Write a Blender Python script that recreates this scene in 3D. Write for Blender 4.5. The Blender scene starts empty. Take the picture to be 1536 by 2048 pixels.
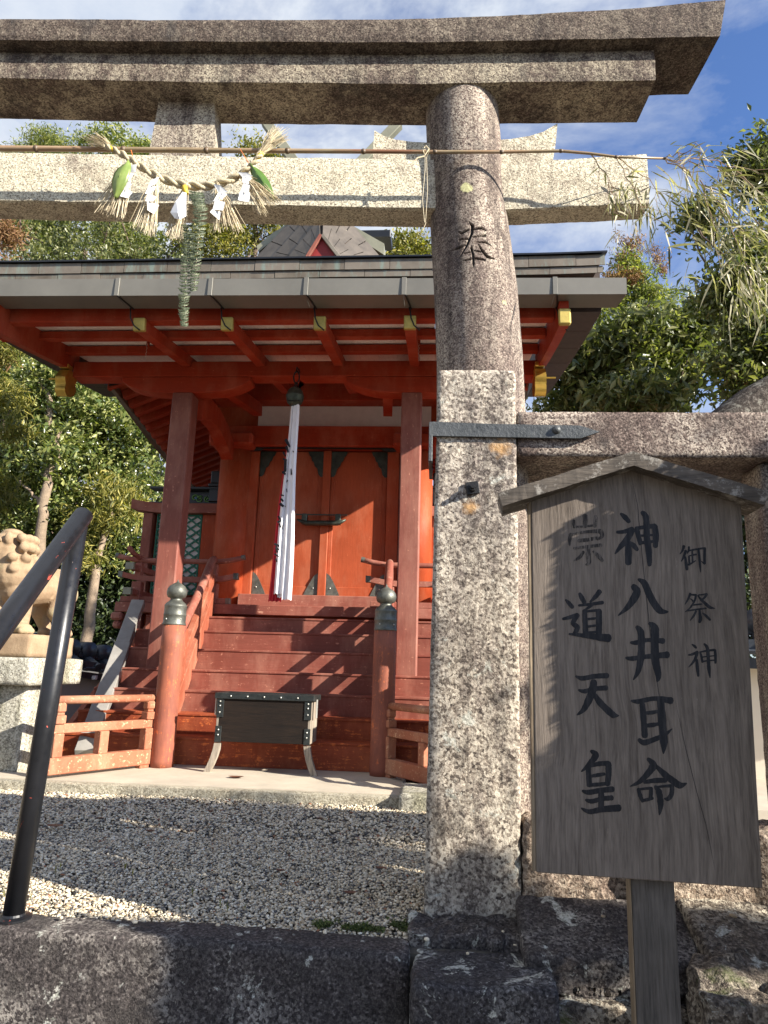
import bpy, bmesh, math, random
import numpy as np
from math import sin, cos, pi, radians, sqrt, atan2, exp
from mathutils import Vector, Matrix, noise

SC = bpy.context.scene
COL = SC.collection
rng = np.random.default_rng(7)
random.seed(7)

# ------------------------------------------------------------------ camera
F = 1420.0                      # focal length in pixels of the 1536 x 2048 photograph
PITCH = radians(12.4); ROLL = radians(-1.7); YAW = radians(4.5); CZ = 0.80
fw = np.array([-sin(YAW) * cos(PITCH), cos(YAW) * cos(PITCH), sin(PITCH)])
r0 = np.array([cos(YAW), sin(YAW), 0.0]); u0 = np.cross(r0, fw)
CR = r0 * cos(ROLL) - u0 * sin(ROLL); CU = r0 * sin(ROLL) + u0 * cos(ROLL)
CP = np.array([0.0, 0.0, CZ])
cam_d = bpy.data.cameras.new('camera')
cam_d.sensor_fit = 'VERTICAL'; cam_d.sensor_height = 36.0; cam_d.sensor_width = 27.0
cam_d.lens = F / 2048.0 * 36.0
cam_d.clip_start = 0.05; cam_d.clip_end = 3000
cam = bpy.data.objects.new('camera', cam_d); COL.objects.link(cam)
M = Matrix(((CR[0], CU[0], -fw[0], CP[0]), (CR[1], CU[1], -fw[1], CP[1]), (CR[2], CU[2], -fw[2], CP[2]), (0, 0, 0, 1)))
cam.matrix_world = M
SC.camera = cam

# ------------------------------------------------------------------ light
SUN_TRAVEL = Vector((-2.30, 1.0, -1.285)).normalized()      # direction the light travels
to_sun = -SUN_TRAVEL
sun_elev = math.asin(to_sun.z)
sun_az = atan2(to_sun.x, to_sun.y)                          # clockwise from +Y
sd = bpy.data.lights.new('sun', 'SUN'); sd.energy = 5.0; sd.angle = radians(0.53); sd.color = (1.0, 0.93, 0.82)
so = bpy.data.objects.new('sun', sd); COL.objects.link(so)
so.rotation_euler = SUN_TRAVEL.to_track_quat('-Z', 'Y').to_euler()
so.location = (12, -6, 14)
SC.view_settings.view_transform = 'Standard'; SC.view_settings.look = 'None'
SC.view_settings.exposure = 1.35; SC.view_settings.gamma = 1.0
SC.view_settings.use_curve_mapping = False
SC.cycles.diffuse_bounces = 3; SC.cycles.max_bounces = 8
W = bpy.data.worlds.new('World'); SC.world = W; W.use_nodes = True

# ------------------------------------------------------------------ node helper
class NT:
    def __init__(s, tree, clear=True):
        s.t = tree
        if clear: tree.nodes.clear()
    def n(s, kind, **kw):
        nd = s.t.nodes.new(kind)
        ins = kw.pop('ins', {})
        for k, v in kw.items(): setattr(nd, k, v)
        for k, v in ins.items():
            sock = nd.inputs[k]
            if isinstance(v, bpy.types.NodeSocket): s.t.links.new(v, sock)
            elif isinstance(v, tuple) and len(v) == 3 and sock.type == 'RGBA': sock.default_value = (*v, 1)
            else: sock.default_value = v
        return nd
    def link(s, a, b): s.t.links.new(a, b)
    def noise(s, vec, scale, detail=4, rough=0.6, dist=0.0):
        return s.n('ShaderNodeTexNoise', ins={'Vector': vec, 'Scale': scale, 'Detail': detail, 'Roughness': rough, 'Distortion': dist}).outputs['Fac']
    def ramp(s, fac, stops, interp='LINEAR'):
        r = s.n('ShaderNodeValToRGB', ins={'Fac': fac}); cr = r.color_ramp; cr.interpolation = interp
        while len(cr.elements) < len(stops): cr.elements.new(0.5)
        for e, (p, c) in zip(cr.elements, stops):
            e.position = p; e.color = (c, c, c, 1) if isinstance(c, (int, float)) else (*c, 1)
        return r.outputs['Color']
    def mix(s, fac, a, b, mode='MIX'):
        m = s.n('ShaderNodeMix', data_type='RGBA', blend_type=mode)
        for k, v in (('Factor', fac), ('A', a), ('B', b)):
            sock = [q for q in m.inputs if q.name == k and ((q.type == 'RGBA') == (k != 'Factor')) and (k != 'Factor' or q.type == 'VALUE')][0]
            if isinstance(v, bpy.types.NodeSocket): s.link(v, sock)
            elif k == 'Factor': sock.default_value = v
            else: sock.default_value = (*v, 1)
        return [q for q in m.outputs if q.type == 'RGBA'][0]
    def math(s, op, a, b=0.0, clamp=False):
        m = s.n('ShaderNodeMath', operation=op); m.use_clamp = clamp
        for i, v in enumerate((a, b)):
            if isinstance(v, bpy.types.NodeSocket): s.link(v, m.inputs[i])
            else: m.inputs[i].default_value = v
        return m.outputs[0]
    def scaled(s, vec, sc):
        return s.n('ShaderNodeMapping', ins={'Vector': vec, 'Scale': sc}).outputs[0]
    def coord(s, which='Object'): return s.n('ShaderNodeTexCoord').outputs[which]
    def out(s, shader, surf='Surface', target='ShaderNodeOutputMaterial'):
        o = s.n(target); s.link(shader, o.inputs[surf])
    def pbr(s, color, rough=0.7, bump=None, bstr=0.3, bdist=0.01, metal=0.0, spec=0.5, extra=None):
        b = s.n('ShaderNodeBsdfPrincipled')
        for k, v in (('Base Color', color), ('Roughness', rough), ('Metallic', metal), ('Specular IOR Level', spec)):
            if isinstance(v, bpy.types.NodeSocket): s.link(v, b.inputs[k])
            elif k == 'Base Color': b.inputs[k].default_value = (*v, 1)
            else: b.inputs[k].default_value = v
        for k, v in (extra or {}).items():
            if isinstance(v, bpy.types.NodeSocket): s.link(v, b.inputs[k])
            else: b.inputs[k].default_value = v
        if bump is not None:
            bp = s.n('ShaderNodeBump', ins={'Height': bump, 'Strength': bstr, 'Distance': bdist})
            s.link(bp.outputs[0], b.inputs['Normal'])
        s.out(b.outputs[0]); return b

def newmat(name):
    m = bpy.data.materials.new(name); m.use_nodes = True
    return m, NT(m.node_tree)

# world: sky + clouds
w = NT(W.node_tree)
sky = w.n('ShaderNodeTexSky', sky_type='NISHITA')
sky.sun_disc = False; sky.sun_elevation = sun_elev; sky.sun_rotation = sun_az
sky.air_density = 1.0; sky.dust_density = 0.6; sky.ozone_density = 2.5; sky.altitude = 50
gen = w.n('ShaderNodeTexCoord').outputs['Generated']
cl1 = w.noise(w.scaled(gen, (1.3, 1.3, 2.6)), 1.9, 7, 0.62, 0.35)
cl2 = w.noise(w.scaled(gen, (1.0, 1.0, 1.8)), 6.0, 6, 0.6, 0.2)
sep = w.n('ShaderNodeSeparateXYZ', ins={0: gen})
bias = w.math('MULTIPLY', sep.outputs[0], -0.20)           # more cloud towards the left of the view
cf = w.math('ADD', w.math('ADD', w.math('MULTIPLY', cl1, 0.8), w.math('MULTIPLY', cl2, 0.2)), bias)
cmask = w.ramp(cf, [(0.37, 0.0), (0.46, 0.32), (0.57, 0.95)])
skyc = w.mix(1.0, sky.outputs[0], (0.80, 0.95, 1.25), 'MULTIPLY')
shade = w.ramp(cl2, [(0.3, (3.3, 3.8, 4.7)), (0.65, (4.9, 5.15, 5.5))])
wc = w.mix(cmask, skyc, shade)
bg = w.n('ShaderNodeBackground', ins={'Color': wc, 'Strength': 0.072})
w.out(bg.outputs[0], target='ShaderNodeOutputWorld')

# ------------------------------------------------------------------ pixel -> place helpers
def ray(px, py): return fw + CR * (px - 768) / F - CU * (py - 1024) / F
def at(px, py, Y):
    d = ray(px, py); return CP + d * (Y / d[1])
def atz(px, py, z):
    d = ray(px, py); return CP + d * ((z - CZ) / d[2])

# ------------------------------------------------------------------ object helpers
def tag(o, label=None, cat=None, group=None, kind=None):
    if label: o['label'] = label
    if cat: o['category'] = cat
    if group: o['group'] = group
    if kind: o['kind'] = kind
    return o
def thing(name, loc, label, cat, group=None):
    o = bpy.data.objects.new(name, None); COL.objects.link(o); o.location = loc
    o.empty_display_size = 0.1
    return tag(o, label, cat, group)
def link(name, me, parent=None, keep=True):
    o = bpy.data.objects.new(name, me); COL.objects.link(o)
    if parent is not None:
        o.parent = parent
        p = parent; off = Vector((0, 0, 0))
        while p is not None:
            off += p.location; p = p.parent
        if keep: o.matrix_parent_inverse = Matrix.Translation(-off) if parent.parent is None else Matrix.Identity(4)
    return o
def mesh(name, V, Fc, mat=None, smooth=False):
    me = bpy.data.meshes.new(name)
    V = np.asarray(V, float); 
    if isinstance(Fc, np.ndarray):
        n, k = Fc.shape
        me.vertices.add(len(V)); me.vertices.foreach_set('co', V.ravel())
        me.loops.add(n * k); me.loops.foreach_set('vertex_index', Fc.ravel().astype(np.int32))
        me.polygons.add(n); me.polygons.foreach_set('loop_start', np.arange(0, n * k, k, dtype=np.int32))
        me.update(calc_edges=True)
    else:
        me.from_pydata([tuple(v) for v in V], [], [tuple(f) for f in Fc])
    if smooth: me.polygons.foreach_set('use_smooth', np.ones(len(me.polygons), bool))
    if mat: me.materials.append(mat)
    me.update()
    return me
def part(name, geo, mat, parent=None, smooth=False, label=None):
    o = link(name, mesh(name, geo[0], geo[1], mat, smooth), parent)
    if label: o['label'] = label
    return o

# geometry producers return (verts, faces)
def merge(*gs):
    V = []; Fc = []; k = 0
    for g in gs:
        V += [tuple(v) for v in g[0]]; Fc += [tuple(i + k for i in f) for f in g[1]]; k = len(V)
    return V, Fc
def xform(g, fn): return [tuple(fn(np.array(v))) for v in g[0]], g[1]
def box(lo, hi, bev=0.004):
    x0, y0, z0 = lo; x1, y1, z1 = hi
    b = min(bev, (x1 - x0) * .3, (y1 - y0) * .3, (z1 - z0) * .3)
    if b <= 0:
        V = [(x, y, z) for x in (x0, x1) for y in (y0, y1) for z in (z0, z1)]
        return V, [(0, 1, 3, 2), (4, 6, 7, 5), (0, 4, 5, 1), (2, 3, 7, 6), (0, 2, 6, 4), (1, 5, 7, 3)]
    V = []; idx = {}
    C3 = [(x0, x1), (y0, y1), (z0, z1)]
    for c in range(8):
        s = (c >> 2 & 1, c >> 1 & 1, c & 1)
        for ax in range(3):
            p = [0, 0, 0]
            for k in range(3):
                v = C3[k][s[k]]
                if k != ax: v += b if s[k] == 0 else -b
                p[k] = v
            idx[(s, ax)] = len(V); V.append(tuple(p))
    Fc = []
    for ax in range(3):
        o1, o2 = (ax + 1) % 3, (ax + 2) % 3
        for s in (0, 1):
            f = []
            for a, c in ((0, 0), (1, 0), (1, 1), (0, 1)):
                t = [0, 0, 0]; t[ax] = s; t[o1] = a; t[o2] = c
                f.append(idx[(tuple(t), ax)])
            Fc.append(tuple(f) if s else tuple(f[::-1]))
    for ax in range(3):        # edges along ax
        o1, o2 = (ax + 1) % 3, (ax + 2) % 3
        for a in (0, 1):
            for c in (0, 1):
                def k(v, q):
                    t = [0, 0, 0]; t[ax] = v; t[o1] = a; t[o2] = c; return idx[(tuple(t), q)]
                f = (k(0, o1), k(1, o1), k(1, o2), k(0, o2))
                Fc.append(f if (a ^ c) else f[::-1])
    for c in range(8):
        s = (c >> 2 & 1, c >> 1 & 1, c & 1)
        f = (idx[(s, 0)], idx[(s, 1)], idx[(s, 2)])
        Fc.append(f if (sum(s) % 2) else f[::-1])
    return V, Fc
def beam(p0, p1, w, h, up=(0, 0, 1), bev=0.004):
    """box along p0->p1, centred, w across, h along up"""
    p0 = np.array(p0, float); p1 = np.array(p1, float); d = p1 - p0; L = np.linalg.norm(d); d /= L
    up = np.array(up, float); s = np.cross(d, up); s /= np.linalg.norm(s); u = np.cross(s, d)
    g = box((-w / 2, 0, -h / 2), (w / 2, L, h / 2), bev)
    return xform(g, lambda v: p0 + s * v[0] + d * v[1] + u * v[2])
def prism(poly, y0, y1, axis='y'):
    """extrude a 2-d outline; axis y: outline is (x, z); axis x: (y, z); axis z: (x, y)"""
    n = len(poly)
    f = {'y': lambda a, b, t: (a, t, b), 'x': lambda a, b, t: (t, a, b), 'z': lambda a, b, t: (a, b, t)}[axis]
    V = [f(a, b, y0) for a, b in poly] + [f(a, b, y1) for a, b in poly]
    Fc = [tuple(range(n)), tuple(range(2 * n - 1, n - 1, -1))]
    Fc += [(i, i + n, (i + 1) % n + n, (i + 1) % n) for i in range(n)]
    return V, Fc
def tube(pts, rad, seg=10, cap=True):
    pts = [np.array(p, float) for p in pts]; n = len(pts)
    rad = [rad] * n if isinstance(rad, (int, float)) else list(rad)
    V = []; prev = None
    for i, p in enumerate(pts):
        t = pts[min(i + 1, n - 1)] - pts[max(i - 1, 0)]; t /= (np.linalg.norm(t) + 1e-12)
        if prev is None:
            a = np.array((0, 0, 1.0)) if abs(t[2]) < 0.9 else np.array((1.0, 0, 0))
        else: a = prev
        s = np.cross(t, a); s /= np.linalg.norm(s) + 1e-12; u = np.cross(s, t); prev = u
        for k in range(seg):
            th = 2 * pi * k / seg
            V.append(tuple(p + rad[i] * (s * cos(th) + u * sin(th))))
    Fc = []
    for i in range(n - 1):
        for k in range(seg):
            a = i * seg + k; b = i * seg + (k + 1) % seg
            Fc.append((a, b, b + seg, a + seg))
    if cap: Fc += [tuple(range(seg - 1, -1, -1)), tuple(range((n - 1) * seg, n * seg))]
    return V, Fc
def lathe(prof, cx, cy, seg=24):
    V = [(cx + r * cos(2 * pi * k / seg), cy + r * sin(2 * pi * k / seg), z) for r, z in prof for k in range(seg)]
    Fc = [(i * seg + k, i * seg + (k + 1) % seg, (i + 1) * seg + (k + 1) % seg, (i + 1) * seg + k)
          for i in range(len(prof) - 1) for k in range(seg)]
    Fc += [tuple(range(seg - 1, -1, -1)), tuple(range((len(prof) - 1) * seg, len(prof) * seg))]
    return V, Fc
def ball(c, r, seg=12, rings=8, sc=(1, 1, 1)):
    V = [(c[0], c[1], c[2] - r * sc[2])]
    for i in range(1, rings):
        ph = -pi / 2 + pi * i / rings
        for k in range(seg):
            th = 2 * pi * k / seg
            V.append((c[0] + r * sc[0] * cos(ph) * cos(th), c[1] + r * sc[1] * cos(ph) * sin(th), c[2] + r * sc[2] * sin(ph)))
    V.append((c[0], c[1], c[2] + r * sc[2])); n = len(V) - 1
    Fc = [(0, 1 + (k + 1) % seg, 1 + k) for k in range(seg)]
    for i in range(rings - 2):
        for k in range(seg):
            a = 1 + i * seg + k; b = 1 + i * seg + (k + 1) % seg
            Fc.append((a, b, b + seg, a + seg))
    Fc += [(n - seg + k, n - seg + (k + 1) % seg, n) for k in range(seg)]
    return V, Fc
def nvec(v, f, seed=0.0):
    return noise.noise_vector(Vector((v[0] * f + seed, v[1] * f + seed * .7, v[2] * f - seed)))
def rough(g, amp, freq, seed=0.0, amp2=0.0, freq2=1.0):
    """push the vertices about with smooth noise"""
    def fn(v):
        d = nvec(v, freq, seed); o = v + np.array(d) * amp
        if amp2: o = o + np.array(nvec(v, freq2, seed + 5)) * amp2
        return o
    return xform(g, fn)
def gridbox(lo, hi, step, r=0.01):
    """closed box whose six sides are grids about `step` wide, edges rounded by r"""
    lo = np.array(lo, float); hi = np.array(hi, float); n = np.maximum(1, np.round((hi - lo) / step).astype(int))
    idx = {}; V = []; Fc = []
    def vid(i, j, k):
        key = (i, j, k)
        if key not in idx:
            p = lo + (hi - lo) * np.array(key) / n
            q = np.clip(p, lo + r, hi - r); d = p - q; L = np.linalg.norm(d)
            if L > 1e-9: p = q + d / L * r
            idx[key] = len(V); V.append(tuple(p))
        return idx[key]
    for ax in range(3):
        a, b = (ax + 1) % 3, (ax + 2) % 3
        for s in (0, n[ax]):
            for i in range(n[a]):
                for j in range(n[b]):
                    f = []
                    for di, dj in ((0, 0), (1, 0), (1, 1), (0, 1)):
                        t = [0, 0, 0]; t[ax] = s; t[a] = i + di; t[b] = j + dj; f.append(vid(*t))
                    Fc.append(tuple(f) if s else tuple(f[::-1]))
    return V, Fc
def sweep_quads(rows):
    """rows: list of equal-length closed rings -> skin with caps"""
    n = len(rows[0]); V = [tuple(p) for r in rows for p in r]
    Fc = [(i * n + k, i * n + (k + 1) % n, (i + 1) * n + (k + 1) % n, (i + 1) * n + k) for i in range(len(rows) - 1) for k in range(n)]
    Fc += [tuple(range(n - 1, -1, -1)), tuple(range((len(rows) - 1) * n, len(rows) * n))]
    return V, Fc
def fix_normals(o):
    bm = bmesh.new(); bm.from_mesh(o.data); bmesh.ops.recalc_face_normals(bm, faces=bm.faces[:]); bm.to_mesh(o.data); bm.free()
def copy_tree(o, parent=None, loc=None):
    c = o.copy(); COL.objects.link(c)
    if parent is not None: c.parent = parent
    if loc is not None: c.location = loc
    for ch in list(o.children): copy_tree(ch, c)
    return c
# ------------------------------------------------------------------ materials
def granite(name, light, mid, dark, stain_col, stain=0.5, speck=95, drip=0.0, lichen=0.0, spots=(), bumpd=0.006, moss=0.0, patch=2.2, rust=(), fine=0.45, flake=0.0, streak=0.6):
    K = 0.76; light, mid, dark, stain_col = [tuple(x * K for x in q) for q in (light, mid, dark, stain_col)]
    m, t = newmat(name); c = t.coord(); speck = speck * 1.45
    n1 = t.noise(c, speck, 3, 0.7); n2 = t.noise(c, speck * 2.3, 2, 0.7)
    v = t.n('ShaderNodeTexVoronoi', ins={'Vector': c, 'Scale': speck * 1.25}); vr = t.n('ShaderNodeSeparateColor', ins={0: v.outputs['Color']}).outputs[0]
    sp = t.math('ADD', t.math('MULTIPLY', n1, 0.55), t.math('MULTIPLY', n2, 0.45))
    sp = t.math('ADD', t.math('MULTIPLY', sp, 1 - fine), t.math('MULTIPLY', t.math('ADD', t.math('MULTIPLY', vr, 0.5), 0.25), fine))
    base = t.ramp(sp, [(0.36, dark), (0.46, mid), (0.56, light), (0.68, tuple(min(1, x * 1.25) for x in light))])
    # weather stain: the grain still shows through, only darker and fewer pale crystals
    pv = t.scaled(c, (patch * 1.6, patch * 1.6, patch * (0.45 if drip else 1.3)))
    big = t.noise(pv, 1.0, 6, 0.68, 0.3)
    thr = 0.66 - 0.34 * stain
    smask = t.ramp(big, [(thr - 0.09, 0.0), (thr + 0.10, 1.0)])
    smask = t.math('MULTIPLY', smask, 0.92)
    gr = t.ramp(t.math('ADD', t.math('MULTIPLY', n1, 0.5), t.math('MULTIPLY', sp, 0.5)), [(0.38, tuple(x * 0.35 for x in stain_col)), (0.52, stain_col), (0.60, tuple(x * 1.9 for x in stain_col)), (0.70, light)])
    col = t.mix(smask, base, gr)
    # black algae film
    big2 = t.noise(t.scaled(c, (patch * 3.3, patch * 3.3, patch * (1.2 if drip else 3.0))), 1.0, 5, 0.7)
    blk = t.ramp(t.math('ADD', t.math('MULTIPLY', big2, 0.8), t.math('MULTIPLY', n1, 0.2)), [(0.56 - 0.05 * stain, 0.0), (0.66 - 0.05 * stain, 1.0)])
    col = t.mix(t.math('MULTIPLY', blk, 0.35 + 0.5 * stain), col, t.ramp(n2, [(0.4, (0.018, 0.015, 0.014)), (0.65, (0.09, 0.08, 0.072))]))
    if drip:
        st = t.noise(t.scaled(c, (13, 13, 0.9)), 1.0, 5, 0.72, 0.2); st2 = t.noise(c, 1.7, 3)
        sm = t.ramp(t.math('ADD', t.math('MULTIPLY', st, 0.75), t.math('MULTIPLY', st2, 0.25)), [(0.50, 0.0), (0.60, 1.0)])
        col = t.mix(t.math('MULTIPLY', sm, streak), col, t.ramp(sp, [(0.42, tuple(x * 0.22 for x in stain_col)), (0.60, tuple(x * 0.8 for x in stain_col)), (0.72, mid)]))
    if flake:
        fn_ = t.math('ADD', t.math('MULTIPLY', t.noise(c, 34, 6, 0.75, 0.3), 0.7), t.math('MULTIPLY', t.noise(c, 6, 3), 0.3))
        col = t.mix(t.math('MULTIPLY', t.ramp(fn_, [(0.50, 0.0), (0.55, 1.0)]), flake), col, t.ramp(sp, [(0.40, mid), (0.50, light), (0.60, tuple(min(1, x * 1.2) for x in light))]))
    if lichen:
        ln = t.noise(c, 9.0, 6, 0.72, 0.5)
        lm = t.ramp(ln, [(0.66 - 0.14 * lichen, 0.0), (0.70 - 0.14 * lichen, 1.0)])
        lc = t.ramp(n1, [(0.4, (0.30, 0.30, 0.25)), (0.6, (0.62, 0.61, 0.54))])
        col = t.mix(t.math('MULTIPLY', lm, 0.85), col, lc)
    if moss:
        mm = t.ramp(t.noise(c, 5, 5, 0.7), [(0.60 - 0.15 * moss, 0.0), (0.68 - 0.15 * moss, 1.0)])
        col = t.mix(t.math('MULTIPLY', mm, 0.6), col, (0.09, 0.11, 0.035))
    for kind, lst in (('l', spots), ('r', rust)):
        for (x, y, z, r) in lst:
            d = t.n('ShaderNodeVectorMath', operation='DISTANCE', ins={0: c, 1: (x, y, z)}).outputs['Value']
            d = t.math('ADD', t.math('DIVIDE', d, r), t.math('MULTIPLY', t.math('SUBTRACT', t.noise(c, 30, 4, 0.7), 0.5), 1.6))
            mk = t.ramp(d, [(0.75 if kind == 'l' else 0.3, 1.0), (0.95, 0.0)])
            col = t.mix(mk if kind == 'l' else t.math('MULTIPLY', mk, 0.7), col, (0.50, 0.48, 0.25) if kind == 'l' else t.mix(n1, (0.42, 0.20, 0.07), (0.6, 0.38, 0.16)))
    bh = t.math('ADD', t.math('MULTIPLY', sp, 1.0), t.math('MULTIPLY', t.noise(c, speck * 0.3, 4, 0.7), 1.2))
    t.pbr(col, 0.88, bh, 0.9, bumpd, spec=0.25)
    return m
CR_ = (0.66, 0.60, 0.46)
G_nuki = granite('granite_pale', (0.86, 0.79, 0.60), (0.60, 0.53, 0.39), (0.16, 0.13, 0.10), (0.26, 0.20, 0.16), 0.12, 110, bumpd=0.005)
G_lintel = granite('granite_brown', (0.48, 0.41, 0.31), (0.19, 0.15, 0.12), (0.045, 0.035, 0.03), (0.095, 0.070, 0.056), 0.92, 95, drip=1, flake=0.22)
G_lintel2 = granite('granite_tan', (0.56, 0.49, 0.36), (0.26, 0.21, 0.16), (0.05, 0.04, 0.033), (0.13, 0.095, 0.078), 0.62, 95, drip=1, flake=0.4)
G_strut = granite('granite_strut', (0.66, 0.59, 0.45), (0.38, 0.31, 0.24), (0.09, 0.07, 0.06), (0.20, 0.15, 0.13), 0.40, 100, drip=1)
G_beam = granite('granite_beam', (0.62, 0.53, 0.43), (0.24, 0.18, 0.15), (0.05, 0.038, 0.032), (0.14, 0.10, 0.085), 0.66, 90, lichen=0.2)
G_step = granite('stone_step', (0.42, 0.38, 0.33), (0.12, 0.10, 0.092), (0.024, 0.020, 0.019), (0.066, 0.055, 0.052), 0.80, 75, lichen=0.46, patch=2.6)
G_rock = granite('stone_rock', (0.52, 0.46, 0.36), (0.20, 0.16, 0.12), (0.035, 0.03, 0.027), (0.12, 0.095, 0.075), 0.5, 60, lichen=0.62, moss=0.15, bumpd=0.02)
G_wallst = granite('stone_wall', (0.58, 0.47, 0.36), (0.34, 0.25, 0.18), (0.08, 0.06, 0.05), (0.21, 0.15, 0.12), 0.38, 70, lichen=0.1, bumpd=0.015)
G_ped = granite('granite_pedestal', (0.66, 0.63, 0.52), (0.45, 0.42, 0.34), (0.18, 0.16, 0.13), (0.30, 0.28, 0.19), 0.30, 60, drip=1)
G_black = granite('stone_dark', (0.42, 0.40, 0.37), (0.12, 0.11, 0.10), (0.022, 0.020, 0.020), (0.05, 0.044, 0.046), 0.80, 70, lichen=0.66)

def simple(name, col, rough_=0.6, metal=0.0, var=0.25, scale=12, bstr=0.15, spec=0.5, bd=0.004):
    m, t = newmat(name); c = t.coord()
    n = t.noise(c, scale, 5, 0.65)
    a = tuple(x * (1 - var) for x in col); b = tuple(min(1, x * (1 + var)) for x in col)
    t.pbr(t.ramp(n, [(0.3, a), (0.7, b)]), rough_, t.noise(c, scale * 6, 3), bstr, bd, metal, spec)
    return m
def paintwood(name, col, worn, wear=0.3, grain=(30, 30, 3), rough_=0.55, axis='z', gd=0.5):
    """old vermilion paint over wood: grain along one axis, faded and chipped"""
    m, t = newmat(name); c = t.coord()
    g = {'z': (grain[0], grain[1], grain[2]), 'x': (grain[2], grain[0], grain[1]), 'y': (grain[0], grain[2], grain[1])}[axis]
    gr = t.noise(t.scaled(c, g), 2.2, 4, 0.7, 0.4)
    big = t.noise(c, 2.3, 5, 0.6)
    base = t.mix(t.ramp(big, [(0.3, 0.0), (0.7, 1.0)]), tuple(x * 0.82 for x in col), tuple(min(1, x * 1.15) for x in col))
    base = t.mix(t.math('MULTIPLY', t.ramp(gr, [(0.35, 1.0), (0.55, 0.0)]), gd * 0.6), base, tuple(x * 0.55 for x in col))
    fade = t.ramp(t.noise(t.scaled(c, (3, 3, 1.2)), 1.3, 5, 0.7), [(0.45, 0.0), (0.68, 0.40)])
    base = t.mix(fade, base, tuple(min(1, x * 0.75 + 0.035) for x in worn))
    chip = t.ramp(t.math('ADD', t.math('MULTIPLY', t.noise(c, 26, 6, 0.75), 0.6), t.math('MULTIPLY', gr, 0.4)), [(0.615 - 0.13 * wear, 0.0), (0.65 - 0.13 * wear, 1.0)])
    col_ = t.mix(t.math('MULTIPLY', chip, 0.75), base, worn)
    t.pbr(col_, t.ramp(big, [(0.3, rough_ - 0.06), (0.7, rough_ + 0.12)]), t.math('ADD', gr, t.math('MULTIPLY', chip, -0.4)), 0.35, 0.003, spec=0.18)
    return m
RED = (0.46, 0.066, 0.020)
V_beam = paintwood('vermilion_beam', (0.33, 0.036, 0.012), (0.6, 0.16, 0.07), 0.05, axis='x')
V_wall = paintwood('vermilion_board', (0.37, 0.062, 0.020), (0.62, 0.2, 0.09), 0.1)
V_post = paintwood('faded_post', (0.215, 0.072, 0.052), (0.50, 0.24, 0.16), 0.18)
V_step = paintwood('faded_riser', (0.215, 0.066, 0.046), (0.55, 0.26, 0.17), 0.22, axis='x')
V_steplow = paintwood('worn_riser', (0.24, 0.050, 0.022), (0.62, 0.17, 0.05), 0.55, axis='x')
V_newel = paintwood('worn_newel', (0.235, 0.082, 0.056), (0.62, 0.17, 0.06), 0.42)
V_fence = paintwood('worn_fence', (0.34, 0.12, 0.066), (0.66, 0.42, 0.25), 0.42, axis='x')
V_rail = paintwood('faded_rail', (0.26, 0.085, 0.060), (0.6, 0.32, 0.22), 0.25, axis='x')
V_stringer = paintwood('stringer', (0.31, 0.088, 0.048), (0.6, 0.3, 0.18), 0.22)
V_dark = paintwood('vermilion_door', (0.36, 0.072, 0.027), (0.62, 0.2, 0.09), 0.05)
M_gable = simple('gable_red', (0.20, 0.014, 0.012), 0.6)
M_copper = simple('copper_roof', (0.20, 0.175, 0.135), 0.45, 0.35, 0.3, 5, 0.1)
def copper_var():
    m, t = newmat('copper_shingle'); c = t.coord()
    oi = t.n('ShaderNodeObjectInfo').outputs['Random']
    n = t.noise(c, 7, 5, 0.65); n2 = t.noise(t.scaled(c, (9, 9, 1.5)), 2.0, 5, 0.7)
    a = t.ramp(n, [(0.3, (0.105, 0.085, 0.062)), (0.7, (0.20, 0.17, 0.13))])
    a = t.mix(t.ramp(oi, [(0.0, 0.0), (1.0, 0.45)]), a, (0.235, 0.20, 0.165))
    a = t.mix(t.ramp(n2, [(0.52, 0.0), (0.66, 0.6)]), a, (0.20, 0.28, 0.24))
    t.pbr(a, 0.5, n, 0.15, 0.01, 0.25, 0.4); return m
M_shingle = copper_var()
M_gshingle = simple('gable_copper', (0.105, 0.088, 0.070), 0.5, 0.2, 0.3, 6, 0.1)
M_gutter = simple('gutter_metal', (0.17, 0.16, 0.135), 0.5, 0.2, 0.14, 2.2, 0.05)
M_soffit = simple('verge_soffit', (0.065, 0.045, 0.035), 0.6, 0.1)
M_chigi = simple('chigi_green', (0.24, 0.235, 0.17), 0.5, 0.2, 0.2, 4)
M_white = simple('plaster_white', (0.88, 0.82, 0.78), 0.8, var=0.06)
def ceilmat():
    m, t = newmat('ceiling_board'); c = t.coord()
    oi = t.n('ShaderNodeObjectInfo').outputs['Random']
    g = t.noise(t.scaled(c, (22, 3, 22)), 2.0, 4, 0.7)
    a = t.mix(t.ramp(oi, [(0, 0.0), (1, 1.0)]), (0.88, 0.78, 0.70), (0.90, 0.85, 0.80))
    a = t.mix(t.ramp(g, [(0.5, 0.0), (0.7, 0.3)]), a, (0.5, 0.34, 0.28))
    t.pbr(a, 0.7, g, 0.15, 0.003); return m
M_ceil = ceilmat()
M_gold = simple('gilt_brass', (0.68, 0.46, 0.10), 0.33, 0.75, 0.25, 9, 0.2)
M_goldp = simple('gilt_cap', (0.50, 0.38, 0.10), 0.5, 0.5, 0.25, 14, 0.15)
M_bronze = simple('bronze_green', (0.125, 0.128, 0.108), 0.48, 0.55, 0.5, 14, 0.3)
M_bronzed = simple('bronze_dark', (0.055, 0.065, 0.05), 0.45, 0.6, 0.4, 14, 0.2)
M_iron = simple('black_iron', (0.018, 0.018, 0.018), 0.5, 0.4, 0.4, 30, 0.3)
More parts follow.
